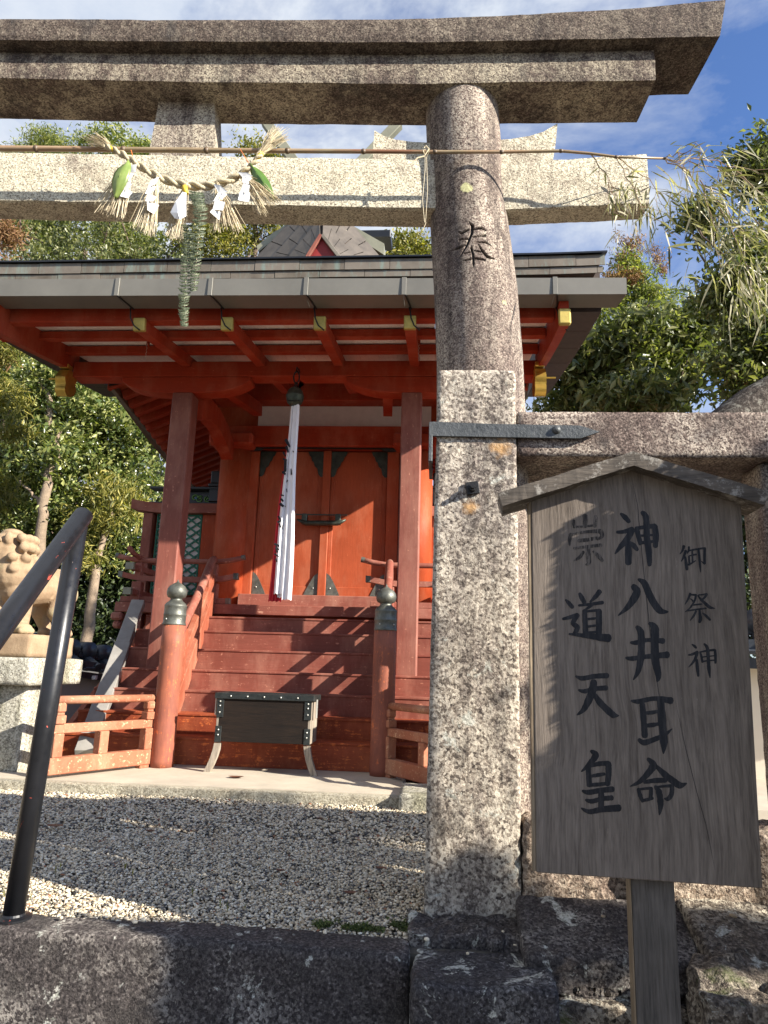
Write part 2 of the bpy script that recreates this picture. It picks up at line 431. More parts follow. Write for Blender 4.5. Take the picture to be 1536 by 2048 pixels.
def strapmat():
    m, t = newmat('iron_strap'); c = t.coord()
    n = t.noise(c, 14, 5, 0.7); h = t.noise(c, 90, 3, 0.6)
    a = t.ramp(n, [(0.35, (0.045, 0.05, 0.052)), (0.62, (0.095, 0.10, 0.10))])
    a = t.mix(t.ramp(t.noise(c, 22, 6, 0.75), [(0.66, 0.0), (0.74, 0.8)]), a, (0.25, 0.24, 0.22))
    t.pbr(a, 0.5, h, 0.7, 0.004, 0.3); return m
M_strap = strapmat()
def pipemat():
    m, t = newmat('black_pipe_paint'); c = t.coord()
    ch = t.noise(c, 17, 6, 0.6, 0.8); mask = t.ramp(ch, [(0.668, 0.0), (0.676, 1.0)])
    sc = t.noise(t.scaled(c, (60, 60, 12)), 2.5, 4, 0.8); mask2 = t.ramp(sc, [(0.745, 0.0), (0.755, 1.0)])
    big = t.noise(c, 5, 4)
    a = t.mix(mask, t.ramp(big, [(0.3, (0.007, 0.0075, 0.009)), (0.7, (0.014, 0.0145, 0.017))]), (0.50, 0.085, 0.055))
    a = t.mix(mask2, a, (0.6, 0.45, 0.40))
    t.pbr(a, t.ramp(t.noise(c, 40, 5), [(0.3, 0.26), (0.7, 0.42)]), t.math('ADD', t.math('MULTIPLY', mask, -1), t.math('MULTIPLY', t.noise(c, 55, 3), 0.25)), 0.25, 0.002, 0.0, 0.5); return m
M_pipe = pipemat()
def oldwood(name, col, dark, axis='z', scale=1.0, streak=0.5, swirl=0.6, weath=0.0):
    m, t = newmat(name); c = t.coord()
    sc = {'z': (26, 26, 1.3), 'x': (1.3, 26, 26), 'y': (26, 1.3, 26)}[axis]
    wob = t.n('ShaderNodeVectorMath', operation='SCALE', ins={0: t.n('ShaderNodeTexNoise', ins={'Vector': c, 'Scale': 2.4, 'Detail': 2.0}).outputs['Color'], 'Scale': 0.09 * swirl}).outputs[0]
    cc = t.n('ShaderNodeVectorMath', operation='ADD', ins={0: c, 1: wob}).outputs[0]
    g1 = t.noise(t.scaled(cc, tuple(s * scale for s in sc)), 2.0, 3, 0.6, 0.3)
    g2 = t.noise(t.scaled(cc, tuple(s * scale * 4 for s in sc)), 2.0, 3, 0.7)
    g3 = t.noise(t.scaled(c, (120, 120, 9) if axis == 'z' else (9, 120, 120)), 1.5, 3, 0.75)
    big = t.noise(c, 3.0, 4, 0.6)
    f = t.math('ADD', t.math('MULTIPLY', g1, 0.40), t.math('ADD', t.math('MULTIPLY', g2, 0.35), t.math('MULTIPLY', g3, 0.25)))
    a = t.ramp(f, [(0.34, dark), (0.50, col), (0.68, tuple(min(1, x * 1.55) for x in col))])
    a = t.mix(t.math('MULTIPLY', t.ramp(big, [(0.4, 1.0), (0.65, 0.0)]), streak), a, tuple(x * 0.8 for x in dark), 'MIX')
    if weath:
        wn = t.noise(t.scaled(c, (8, 8, 8)), 2.0, 6, 0.75); a = t.mix(t.ramp(wn, [(0.52, 0.0), (0.62, weath)]), a, (0.40, 0.37, 0.32))
    sf = t.noise(t.scaled(c, (70, 70, 7) if axis == 'z' else (7, 70, 70)), 1.0, 6, 0.85); a = t.mix(t.ramp(sf, [(0.655, 0.0), (0.70, 0.55)]), a, tuple(min(1, x * 2.6) for x in col))
    t.pbr(a, 0.8, f, 0.8, 0.004, spec=0.25); return m
M_sign = oldwood('sign_board_wood', (0.170, 0.139, 0.112), (0.080, 0.063, 0.050), swirl=0.6, streak=0.2)
M_signroof = oldwood('sign_roof_wood', (0.15, 0.125, 0.10), (0.035, 0.03, 0.026), axis='x', weath=0.8, streak=0.6)
M_signpost = oldwood('sign_post_wood', (0.15, 0.13, 0.11), (0.04, 0.035, 0.03), swirl=0.3)
M_signedge = oldwood('sign_edge_wood', (0.30, 0.23, 0.15), (0.10, 0.07, 0.045), swirl=0.2)
M_ink, _t = newmat('sumi_ink'); _c = _t.coord(); _t.pbr(_t.ramp(_t.noise(_t.scaled(_c, (60, 60, 8)), 2, 3, 0.7), [(0.45, (0.006, 0.006, 0.008)), (0.75, (0.035, 0.032, 0.032))]), 0.6, spec=0.3)
M_boxwood = oldwood('offertory_wood', (0.016, 0.0095, 0.006), (0.005, 0.0035, 0.003), axis='x', swirl=0.4)
M_boxleg = oldwood('grey_leg_wood', (0.33, 0.28, 0.22), (0.12, 0.10, 0.08), swirl=0.2)
M_boxmetal = simple('box_metal', (0.035, 0.04, 0.038), 0.45, 0.5, 0.4, 25)
M_inkf, _t = newmat('faded_ink'); _c = _t.coord(); _t.pbr(_t.ramp(_t.noise(_t.scaled(_c, (110, 110, 14)), 2, 4, 0.8), [(0.36, (0.016, 0.014, 0.013)), (0.50, (0.055, 0.047, 0.041)), (0.60, (0.15, 0.125, 0.105))]), 0.75, spec=0.2)
M_stud = simple('stud_metal', (0.55, 0.55, 0.50), 0.4, 0.6)
M_plank = simple('plank_grey', (0.29, 0.275, 0.25), 0.5, 0.15, 0.18, 7, 0.1)
M_green = simple('lattice_green', (0.010, 0.13, 0.075), 0.55)
M_latw = simple('lattice_backing', (0.75, 0.66, 0.62), 0.8, var=0.05)
M_black = simple('black_lacquer', (0.010, 0.011, 0.013), 0.35)
M_tile = simple('kawara_tile', (0.055, 0.062, 0.072), 0.38, 0.1, 0.3, 20)
M_plaster = simple('wall_plaster', (0.45, 0.41, 0.34), 0.85, var=0.08, scale=3)
M_plasterR = simple('wall_cream', (0.78, 0.70, 0.56), 0.85, var=0.05, scale=3)
M_conc = simple('apron_concrete', (0.46, 0.40, 0.31), 0.85, var=0.14, scale=4, bd=0.003)
M_conc2 = granite('exposed_aggregate', (0.62, 0.57, 0.44), (0.46, 0.41, 0.30), (0.22, 0.19, 0.14), (0.30, 0.26, 0.19), 0.25, 70)
def lionmat():
    m, t = newmat('sandstone'); c = t.coord()
    n = t.noise(c, 5, 6, 0.65); f = t.noise(c, 60, 4, 0.7)
    a = t.ramp(n, [(0.3, (0.24, 0.16, 0.095)), (0.6, (0.36, 0.26, 0.165)), (0.8, (0.42, 0.27, 0.16))])
    a = t.mix(t.ramp(t.noise(c, 4, 4, 0.6), [(0.55, 0.0), (0.68, 0.5)]), a, (0.30, 0.30, 0.17))
    a = t.mix(t.ramp(f, [(0.3, 0.5), (0.5, 0.0)]), a, (0.22, 0.15, 0.09))
    t.pbr(a, 0.9, t.math('ADD', f, n), 0.5, 0.006, spec=0.2); return m
M_lion = lionmat()
def leafmat(name, c1, c2, c3, rough_=0.4, trans=0.35, spec=0.5):
    m, t = newmat(name)
    r = t.n('ShaderNodeNewGeometry').outputs['Random Per Island']
    a = t.ramp(r, [(0.0, c1), (0.45, c2), (0.8, c3), (1.0, tuple(min(1, x * 1.5) for x in c3))])
    b = t.n('ShaderNodeBsdfPrincipled', ins={'Base Color': a, 'Roughness': rough_, 'Specular IOR Level': spec})
    tr = t.n('ShaderNodeBsdfTranslucent', ins={'Color': t.mix(1.0, a, (1.2, 1.35, 0.5), 'MULTIPLY')})
    mx = t.n('ShaderNodeMixShader', ins={0: trans, 1: b.outputs[0], 2: tr.outputs[0]})
    t.out(mx.outputs[0]); return m
L_camellia = leafmat('leaf_camellia', (0.055, 0.085, 0.022), (0.12, 0.155, 0.040), (0.28, 0.29, 0.10), 0.26, 0.32, 0.8)
L_broad = leafmat('leaf_broad', (0.065, 0.085, 0.030), (0.125, 0.145, 0.050), (0.22, 0.22, 0.095), 0.34, 0.38)
L_conifer = leafmat('leaf_conifer', (0.08, 0.11, 0.03), (0.16, 0.195, 0.05), (0.30, 0.30, 0.09), 0.6, 0.42)
L_brown = leafmat('leaf_brown', (0.14, 0.07, 0.035), (0.24, 0.12, 0.055), (0.30, 0.18, 0.08), 0.7, 0.25)
L_yellow = leafmat('leaf_yellowgreen', (0.09, 0.10, 0.02), (0.19, 0.19, 0.04), (0.30, 0.26, 0.06), 0.5, 0.4)
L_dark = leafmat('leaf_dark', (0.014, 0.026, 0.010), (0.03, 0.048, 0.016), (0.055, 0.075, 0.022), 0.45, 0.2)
L_bamboo = leafmat('leaf_dried_bamboo', (0.10, 0.105, 0.045), (0.24, 0.225, 0.12), (0.48, 0.43, 0.30), 0.6, 0.25, 0.3)
M_bark = simple('bark', (0.12, 0.085, 0.06), 0.9, var=0.5, scale=9, bstr=0.8, bd=0.02)
def barkl():
    m, t = newmat('lichened_bark'); c = t.coord()
    n = t.noise(c, 7, 6, 0.75, 0.5); f = t.noise(t.scaled(c, (14, 14, 5)), 2.0, 6, 0.8)
    a = t.ramp(f, [(0.38, (0.025, 0.02, 0.017)), (0.55, (0.10, 0.08, 0.065)), (0.66, (0.30, 0.27, 0.23))])
    a = t.mix(t.ramp(n, [(0.52, 0.0), (0.58, 0.8)]), a, (0.36, 0.34, 0.28))
    t.pbr(a, 0.9, f, 1.0, 0.05, spec=0.2); return m
M_barkl = barkl()
M_barkp = simple('bark_pale', (0.24, 0.18, 0.125), 0.9, var=0.3, scale=7, bstr=0.6, bd=0.02)
def culmmat():
    m, t = newmat('dried_bamboo'); c = t.coord()
    g = t.noise(t.scaled(c, (1.2, 60, 60)), 2.0, 4, 0.7); n = t.noise(c, 3, 3)
    a = t.ramp(n, [(0.35, (0.22, 0.10, 0.05)), (0.5, (0.24, 0.18, 0.10)), (0.65, (0.32, 0.20, 0.11))])
    a = t.mix(t.ramp(g, [(0.5, 0.0), (0.68, 0.5)]), a, (0.45, 0.38, 0.26))
    t.pbr(a, 0.35, g, 0.1, 0.002); return m
M_culm = culmmat()
M_node = simple('bamboo_node', (0.10, 0.065, 0.035), 0.5)
def strawmat():
    m, t = newmat('rice_straw'); c = t.coord()
    r = t.n('ShaderNodeNewGeometry').outputs['Random Per Island']
    a = t.ramp(r, [(0, (0.30, 0.23, 0.13)), (0.5, (0.52, 0.43, 0.27)), (1.0, (0.70, 0.61, 0.42))])
    t.pbr(a, 0.6, t.noise(c, 300, 2), 0.2, 0.001); return m
M_straw = strawmat()
def ropemat():
    m, t = newmat('twisted_rope'); c = t.coord()
    g = t.noise(c, 160, 3, 0.8)
    t.pbr(t.ramp(g, [(0.35, (0.26, 0.20, 0.11)), (0.6, (0.60, 0.51, 0.33))]), 0.75, g, 0.5, 0.002); return m
M_rope = ropemat()
M_paper = simple('white_paper', (0.86, 0.85, 0.83), 0.7, var=0.03)
M_cloth = simple('white_cloth', (0.84, 0.82, 0.83), 0.8, var=0.04)
M_redcloth = simple('red_cloth', (0.55, 0.012, 0.022), 0.7, var=0.2)
M_mirrorleaf, _t = newmat('citrus_leaf'); _c = _t.coord(); _t.pbr(_t.ramp(_t.noise(_c, 18, 4), [(0.3, (0.12, 0.18, 0.035)), (0.7, (0.22, 0.28, 0.075))]), 0.35, _t.noise(_c, 60, 2), 0.2, 0.002)
M_leafd, _t = newmat('dark_green_leaf'); _c = _t.coord(); _t.pbr(_t.ramp(_t.noise(_c, 18, 4), [(0.3, (0.045, 0.10, 0.015)), (0.7, (0.10, 0.18, 0.035))]), 0.3, _t.noise(_c, 60, 2), 0.2, 0.002)
M_fern = leafmat('fern_frond', (0.05, 0.075, 0.035), (0.10, 0.13, 0.07), (0.24, 0.26, 0.17), 0.6, 0.2)
M_yellow = simple('yellow_binding', (0.62, 0.43, 0.04), 0.6)
def pebblemat():
    m, t = newmat('pebbles'); 
    r = t.n('ShaderNodeNewGeometry').outputs['Random Per Island']
    a = t.ramp(r, [(0.0, (0.085, 0.08, 0.075)), (0.08, (0.19, 0.17, 0.14)), (0.20, (0.34, 0.26, 0.165)), (0.32, (0.58, 0.48, 0.33)), (0.56, (0.46, 0.40, 0.30)), (0.72, (0.70, 0.61, 0.45)), (0.95, (0.80, 0.72, 0.57)), (0.985, (0.28, 0.12, 0.06))], 'CONSTANT')
    t.pbr(a, 0.65, spec=0.4); return m
M_peb = pebblemat()
M_soil = simple('gravel_bed', (0.10, 0.085, 0.065), 0.95, var=0.4, scale=60, bstr=0.8, bd=0.01)
M_moss = leafmat('moss', (0.03, 0.045, 0.01), (0.06, 0.08, 0.015), (0.11, 0.13, 0.03), 0.8, 0.1)
M_ground = simple('lower_ground', (0.10, 0.085, 0.065), 0.95, var=0.35, scale=3, bstr=0.6, bd=0.02)
M_deadleaf = simple('dead_leaf', (0.13, 0.055, 0.03), 0.6)
# ================================================================== ground, terrace
GZ = 0.0
part_o = link('ground', mesh('ground', *box((-300, -300, -1.2), (300, 2.30, -0.80), 0), M_ground)); tag(part_o, kind='structure')
gb = [(-60, 2.32), (60, 2.32), (60, 400), (-60, 400)]
o = link('upper_ground', mesh('upper_ground', *prism(gb, -0.9, -0.016, 'z'), M_soil)); tag(o, kind='structure')

def block(name, lo, hi, mat, parent, step=0.03, r=0.02, a1=0.012, f1=3.0, a2=0.006, f2=11.0, seed=0.0, fn=None):
    g = gridbox(lo, hi, step, r)
    if fn: g = xform(g, fn)
    g = rough(g, a1, f1, seed, a2, f2)
    return part(name, g, mat, parent, smooth=True)

steps = thing('stone_steps', (-0.6, 2.3, -0.8), 'dark weathered stone edging and steps at the foot of the gravel court', 'steps')
block('edge_stone', (-3.9, 2.27, -0.27), (-0.068, 2.42, 0.0), G_step, steps, 0.028, 0.014, 0.006, 2.0, 0.004, 14, 1.0)
block('tread_stone', (-3.9, 1.93, -0.55), (-0.10, 2.29, -0.275), G_step, steps, 0.06, 0.02, seed=2)
block('tread_stone', (-3.9, 1.55, -0.84), (-0.10, 1.95, -0.55), G_step, steps, 0.06, 0.02, seed=3)

wall = thing('retaining_wall', (0.8, 2.4, -0.8), 'low wall of rough rounded stones to the right of the steps, behind the wooden sign post', 'stone wall')
block('stone', (-0.055, 2.11, -0.80), (0.335, 2.36, -0.012), G_black, wall, 0.011, 0.020, 0.012, 5, 0.005, 26, 4.0).__setitem__('label', 'dark block with white lichen blotches')
block('stone', (0.30, 2.20, -0.82), (0.70, 2.45, -0.085), G_rock, wall, 0.012, 0.016, 0.010, 5, 0.005, 28, 5.5)
def slopefn(v):
    v = v.copy()
    if v[2] > -0.05: v[2] += 0.35 * (v[1] - 2.30) - 0.02
    return v
block('stone', (-0.08, 2.37, -0.12), (0.30, 2.57, 0.022), G_step, wall, 0.010, 0.012, 0.016, 9, 0.014, 34, 6.5)
block('stone', (0.26, 2.26, -0.30), (0.76, 2.52, 0.05), G_step, wall, 0.011, 0.016, 0.012, 4, 0.005, 30, 7.5, slopefn)
block('stone', (0.77, 2.20, -0.35), (1.9, 2.54, 0.07), G_rock, wall, 0.013, 0.018, 0.016, 4, 0.006, 26, 8.5, slopefn)
block('stone', (0.292, 2.548, 0.03), (0.66, 2.80, 0.335), G_wallst, wall, 0.010, 0.020, 0.014, 4, 0.010, 30, 9.5)
block('stone', (0.675, 2.50, 0.06), (1.9, 2.76, 0.315), G_wallst, wall, 0.013, 0.020, 0.014, 4, 0.011, 28, 10.5)
block('stone', (0.695, 2.06, -0.82), (1.10, 2.42, 0.015), G_rock, wall, 0.011, 0.02, 0.045, 5, 0.022, 19, 11.5)
block('stone', (1.11, 2.10, -0.82), (1.9, 2.42, -0.03), G_rock, wall, 0.014, 0.02, 0.04, 4, 0.022, 19, 12.5)

# gravel: every pebble is a small solid of its own, joined because nobody could count them
def pebbles(n, xr, yr, smin, smax, seed, zb=-0.012):
    R = np.random.default_rng(seed)
    t = (1 + sqrt(5)) / 2
    ico = np.array([(-1, t, 0), (1, t, 0), (-1, -t, 0), (1, -t, 0), (0, -1, t), (0, 1, t), (0, -1, -t), (0, 1, -t), (t, 0, -1), (t, 0, 1), (-t, 0, -1), (-t, 0, 1)], float)
    ico /= np.linalg.norm(ico[0])
    fc = np.array([(0, 11, 5), (0, 5, 1), (0, 1, 7), (0, 7, 10), (0, 10, 11), (1, 5, 9), (5, 11, 4), (11, 10, 2), (10, 7, 6), (7, 1, 8), (3, 9, 4), (3, 4, 2), (3, 2, 6), (3, 6, 8), (3, 8, 9), (4, 9, 5), (2, 4, 11), (6, 2, 10), (8, 6, 7), (9, 8, 1)])
    x = R.uniform(*xr, n); y = R.uniform(*yr, n)
    s = smin + (smax - smin) * R.random(n) ** 2.2
    z = zb + R.random(n) * 0.010 + 0.016 * np.array([noise.noise(Vector((a * 1.7, b * 1.7, 3))) + .35 * noise.noise(Vector((a * 6, b * 6, 1))) for a, b in zip(x, y)])
    sc = np.stack([s * R.uniform(.8, 1.35, n), s * R.uniform(.7, 1.1, n), s * R.uniform(.45, .8, n)], 1)
    V = ico[None] * sc[:, None]
    # random rotation about z and a small tilt
    a = R.uniform(0, 2 * pi, n); b = R.normal(0, .35, n)
    ca, sa = np.cos(a)[:, None], np.sin(a)[:, None]; cb, sb = np.cos(b)[:, None], np.sin(b)[:, None]
    X, Y, Z = V[..., 0], V[..., 1], V[..., 2]
    Y, Z = Y * cb - Z * sb, Y * sb + Z * cb
    X, Y = X * ca - Y * sa, X * sa + Y * ca
    V = np.stack([X + x[:, None], Y + y[:, None], Z + z[:, None]], -1).reshape(-1, 3)
    Fc = (fc[None] + 12 * np.arange(n)[:, None, None]).reshape(-1, 3)
    return V, Fc
g1 = pebbles(42000, (-2.1, 0.02), (2.40, 3.55), .0038, .0085, 1)
g2 = pebbles(26000, (-3.2, 0.3), (3.5, 4.72), .0055, .0105, 2)
g3 = pebbles(7000, (-4.6, -2.1), (2.4, 4.72), .008, .016, 3)
V = np.concatenate([g1[0], g2[0], g3[0]]); k1 = len(g1[0]); k2 = k1 + len(g2[0])
Fc = np.concatenate([g1[1], g2[1] + k1, g3[1] + k2])
o = link('gravel', mesh('gravel', V, Fc, M_peb, True)); tag(o, kind='stuff')
# loose pebbles that have rolled onto the kerb stones
R = np.random.default_rng(5)
ks = [pebbles(1, (x, x + .001), (y, y + .001), s, s * 1.2, int(1000 * x * x) + 9, z + .003) for x, y, s, z in
      [(-1.16, 2.36, .008, .004), (-0.92, 2.355, .007, .004), (-0.90, 2.37, .009, .004), (-0.66, 2.36, .008, .003), (-0.52, 2.38, .007, .003), (-0.33, 2.37, .007, .003), (-0.42, 2.34, .006, .003),
       (-0.02, 2.36, .008, .0), (0.21, 2.40, .007, .02), (0.33, 2.36, .009, .03), (0.10, 2.30, .006, -.005), (0.52, 2.44, .009, .07), (0.90, 2.42, .010, .09), (0.24, 2.34, .006, .01)]]
V = np.concatenate([k[0] for k in ks]); Fc = np.concatenate([k[1] + 12 * i for i, k in enumerate(ks)])
o = link('loose_pebbles', mesh('loose_pebbles', V, Fc, M_peb, True)); tag(o, kind='stuff')

# moss and grass at the edge of the gravel
def leafcloud(name, P, size, mat, seed=0, flat=0.0, aspect=2.4, updir=None):
    """P: (n,3) leaf centres. Each leaf is a folded diamond of four triangles' worth of area"""
    R = np.random.default_rng(seed); n = len(P)
    d = R.normal(size=(n, 3)); 
    if updir is not None: d = d * (1 - updir[3]) + np.array(updir[:3]) * updir[3] * 1.5
    d /= np.linalg.norm(d, axis=1)[:, None]
    u = R.normal(size=(n, 3)); u[:, 2] += flat
    s = np.cross(d, u); s /= np.linalg.norm(s, axis=1)[:, None] + 1e-9
    nn = np.cross(s, d)
    L = size * R.uniform(.5, 1.5, n)[:, None]; Wd = L / aspect
    P = np.asarray(P)
    a = P - d * L * .5; b = P + s * Wd * .5 + nn * Wd * .18 - d * L * .05; c = P + d * L * .5 - nn * L * .10; e = P - s * Wd * .5 + nn * Wd * .18 - d * L * .05
    V = np.stack([a, b, c, e], 1).reshape(-1, 3)
    k = np.arange(n)[:, None] * 4
    Fc = np.concatenate([k + np.array([0, 1, 2]), k + np.array([0, 2, 3])], 0)
    return mesh(name, V, Fc, mat, False)
mp = []
for i in range(2600):
    x = R.uniform(-.42, -.045); y = 2.425 + abs(R.normal(0, .028)) + (0.05 if x > -.15 else 0) * R.random()
    if noise.noise(Vector((x * 14, y * 14, 0))) > -0.05: mp.append((x, y, R.uniform(0, .012)))
o = link('moss', leafcloud('moss', np.array(mp), .010, M_moss, 3)); tag(o, kind='stuff')
def blades(P, hgt, seed):
    R = np.random.default_rng(seed); V = []; Fc = []
    for p in P:
        for k in range(R.integers(2, 5)):
            a = R.uniform(0, 2 * pi); h = hgt * R.uniform(.5, 1.2); l = h * R.uniform(.1, .6); b = len(V); p0 = np.array(p)
            s = np.array((-sin(a), cos(a), 0)) * .0013
            m_ = p0 + np.array((cos(a) * l * .3, sin(a) * l * .3, h * .6)); e = p0 + np.array((cos(a) * l, sin(a) * l, h))
            V += [p0 - s, p0 + s, m_ + s, m_ - s, e]; Fc += [(b, b + 1, b + 2, b + 3), (b + 3, b + 2, b + 4)]
    return V, Fc
gp = [atz(*p, 0.0) for p in [(110, 1745), (120, 1740), (265, 1750), (250, 1735), (480, 1785), (455, 1822), (385, 1790), (360, 1822), (490, 1818), (20, 1790), (8, 1795), (440, 1815), (250, 1740), (60, 1800)]]
o = link('grass', mesh('grass', *blades(gp, .028, 4), L_yellow)); tag(o, kind='stuff')

def deadleaf(px, py, z, size, name='fallen_leaf', label=''):
    c = atz(px, py, z); V = []; Fc = []
    for i in range(7):
        t = i / 6 - .5; wd = size * .30 * (1 - (2 * t) ** 2) ** .6 + .0005
        for s in (-1, 0, 1): V.append((c[0] + t * size, c[1] + s * wd, z + .004 + abs(s) * .006 * (1 - 4 * t * t) + .02 * t * t * 4 * .4))
    for i in range(6):
        for s in (0, 1): Fc.append((i * 3 + s, i * 3 + 3 + s, i * 3 + 4 + s, i * 3 + 1 + s))
    return tag(link(name, mesh(name, V, Fc, M_deadleaf, True)), label, 'leaf')
deadleaf(110, 1655, 0.012, .085, label='reddish brown dead leaf lying on the shaded gravel at the left')

for i, (px, py, sz) in enumerate([(300, 1665, .05), (640, 1640, .04), (760, 1740, .045), (560, 1745, .035), (200, 1640, .04), (700, 1790, .05), (420, 1625, .04)]):
    deadleaf(px, py, .010, sz, label=['small curled brown leaf on the shaded gravel left of centre', 'small brown leaf far back on the gravel', 'small brown leaf on the gravel close to the granite post', 'tiny brown leaf in the middle of the gravel', 'small brown leaf near the apron at the left', 'brown leaf on the gravel just behind the moss', 'small brown leaf close to the pale apron edge'][i])

# ================================================================== torii
TO = np.array([0.14, 2.80, 0.0]); TA = radians(3.5)
tx = np.array([cos(TA), sin(TA), 0]); ty = np.array([-sin(TA), cos(TA), 0])
def TW(v): return TO + tx * v[0] + ty * v[1] + np.array((0, 0, v[2]))
def atT(px, py, yl):
    d = ray(px, py); q = CP - TO; t = (yl - q @ ty) / (d @ ty); p = q + d * t
    return (p @ tx, p[2])
torii = thing('stone_torii', (-1.03, 2.73, 0), 'weathered granite gateway with curved double lintel, tie beam and a thick round pillar', 'torii gate')

# strokes of the character cut into the pillar (traced from the photograph)
def strokes_px(S, ox, oy, s): return [[(ox + x / s, oy + y / s, w / s) for x, y, w in st] for st in S]
CARVE = strokes_px([
    [(470, 765, 18), (530, 830, 62), (520, 950, 56), (440, 1150, 44), (300, 1390, 12)],
    [(290, 930, 15), (350, 955, 50), (470, 895, 38)], [(540, 890, 36), (680, 865, 55), (750, 910, 26)],
    [(320, 1060, 36), (470, 1045, 36)], [(540, 1015, 32), (650, 1000, 34), (740, 990, 50)],
    [(200, 1240, 24), (300, 1200, 46), (420, 1145, 26)], [(560, 1100, 12), (650, 1100, 30), (760, 1105, 44), (850, 1170, 16)],
    [(630, 1140, 24), (700, 1250, 50), (780, 1340, 58), (930, 1390, 12)],
    [(510, 1190, 46), (540, 1300, 48), (545, 1440, 44), (555, 1540, 12)],
    [(400, 1285, 26), (500, 1265, 26)], [(560, 1240, 26), (660, 1255, 40)],
    [(385, 1405, 30), (500, 1380, 40)], [(570, 1365, 40), (660, 1375, 46), (740, 1395, 34)]], 880, 350, 8.194)
def pil_c(z): return float(np.interp(z, [0, 1.27, 2.06, 2.4, 2.84, 3.36, 3.5], [.055, .040, .024, .006, -.034, -.060, -.064]))
def pil_r(z): return float(np.interp(z, [0, 1.27, 2.06, 2.4, 2.84, 3.36, 3.5], [.195, .187, .180, .178, .167, .166, .164]))
CS = []
for st in CARVE:
    q = []
    for px, py, wd in st:
        x, z = atT(px, py, -.17)
        for _ in range(5):
            r = pil_r(z); dx = np.clip(x - pil_c(z), -r * .97, r * .97); x, z = atT(px, py, -sqrt(r * r - dx * dx))
        q.append((x, z, wd * 2.75 / 1420))
    CS.append(q)
def carve_depth(X, Z):
    D = np.zeros_like(X)
    for q in CS:
        for (x0, z0, w0), (x1, z1, w1) in zip(q[:-1], q[1:]):
            dx, dz = x1 - x0, z1 - z0; L2 = dx * dx + dz * dz + 1e-12
            t = np.clip(((X - x0) * dx + (Z - z0) * dz) / L2, 0, 1)
            dist = np.hypot(X - x0 - t * dx, Z - z0 - t * dz); hw = (w0 + (w1 - w0) * t) * .5
            D = np.maximum(D, np.clip((hw - dist) / (hw * .45 + .002) + .15, 0, 1) * np.minimum(hw * 2.2, .016) * (dist < hw * 1.2))
    return D
def pillar(cx, mirror=False, dense=True):
    if dense:
        th = np.concatenate([np.linspace(-pi, -.62, 26, endpoint=False), np.linspace(-.62, .62, 230, endpoint=False), np.linspace(.62, pi, 26, endpoint=False)])
        zz = np.concatenate([np.linspace(-.2, 2.30, 60, endpoint=False), np.linspace(2.30, 2.86, 270, endpoint=False), np.linspace(2.86, 3.30, 22, endpoint=False), np.linspace(3.30, 3.49, 6)])
    else:
        th = np.linspace(-pi, pi, 40, endpoint=False); zz = np.linspace(-.2, 3.49, 50)
    TH, ZZ = np.meshgrid(th, zz)
    rr = np.vectorize(pil_r)(ZZ); cc = np.vectorize(pil_c)(ZZ)
    top = np.clip((ZZ - 3.22) / .2, 0, 1); rr = rr * (1 - .10 * top ** 2.5)
    X = cc + rr * np.sin(TH); Y = -rr * np.cos(TH)
    if dense:
        D = carve_depth(X, ZZ) * (np.abs(TH) < .9)
        X = cc + (rr - D) * np.sin(TH); Y = -(rr - D) * np.cos(TH)
    if mirror: X = -X
    X = X + cx
    n = len(th); V = np.stack([X, Y, ZZ], -1).reshape(-1, 3)
    V = TO + V[:, :1] * tx + V[:, 1:2] * ty + V[:, 2:3] * np.array((0, 0, 1.0))
    k = np.arange(len(zz) - 1)[:, None] * n; j = np.arange(n)[None]; j2 = (j + 1) % n
    Fc = np.stack([k + j, k + j2, k + n + j2, k + n + j], -1).reshape(-1, 4)
    if mirror: Fc = Fc[:, ::-1]
    return V, np.ascontiguousarray(Fc)
sp1 = at(932, 375, 2.63); sp2 = at(1005, 606, 2.66); sp3 = at(1003, 668, 2.66)
G_pillar = granite('granite_pillar', (0.62, 0.54, 0.43), (0.30, 0.22, 0.18), (0.06, 0.045, 0.04), (0.178, 0.132, 0.112), 0.52, 100, drip=1,
                   spots=[(*sp1, .026), (*sp2, .016), (*sp3, .012)], patch=3.0, flake=0.22, streak=0.75)
M_groove = simple('groove_grime_shade', (0.030, 0.026, 0.023), 0.9, var=0.5, scale=60)  # algae grime in the carved strokes, with their shade put into the colour
po = link('pillar', mesh('pillar', *pillar(0), G_pillar, True), torii); po['label'] = 'round pillar with a character cut into it'
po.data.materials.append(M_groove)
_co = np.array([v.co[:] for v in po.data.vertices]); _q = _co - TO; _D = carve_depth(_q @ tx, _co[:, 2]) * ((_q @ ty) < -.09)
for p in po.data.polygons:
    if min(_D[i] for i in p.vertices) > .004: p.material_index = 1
po2 = link('pillar', mesh('pillar', *pillar(-2.62, True, False), G_pillar, True), torii)
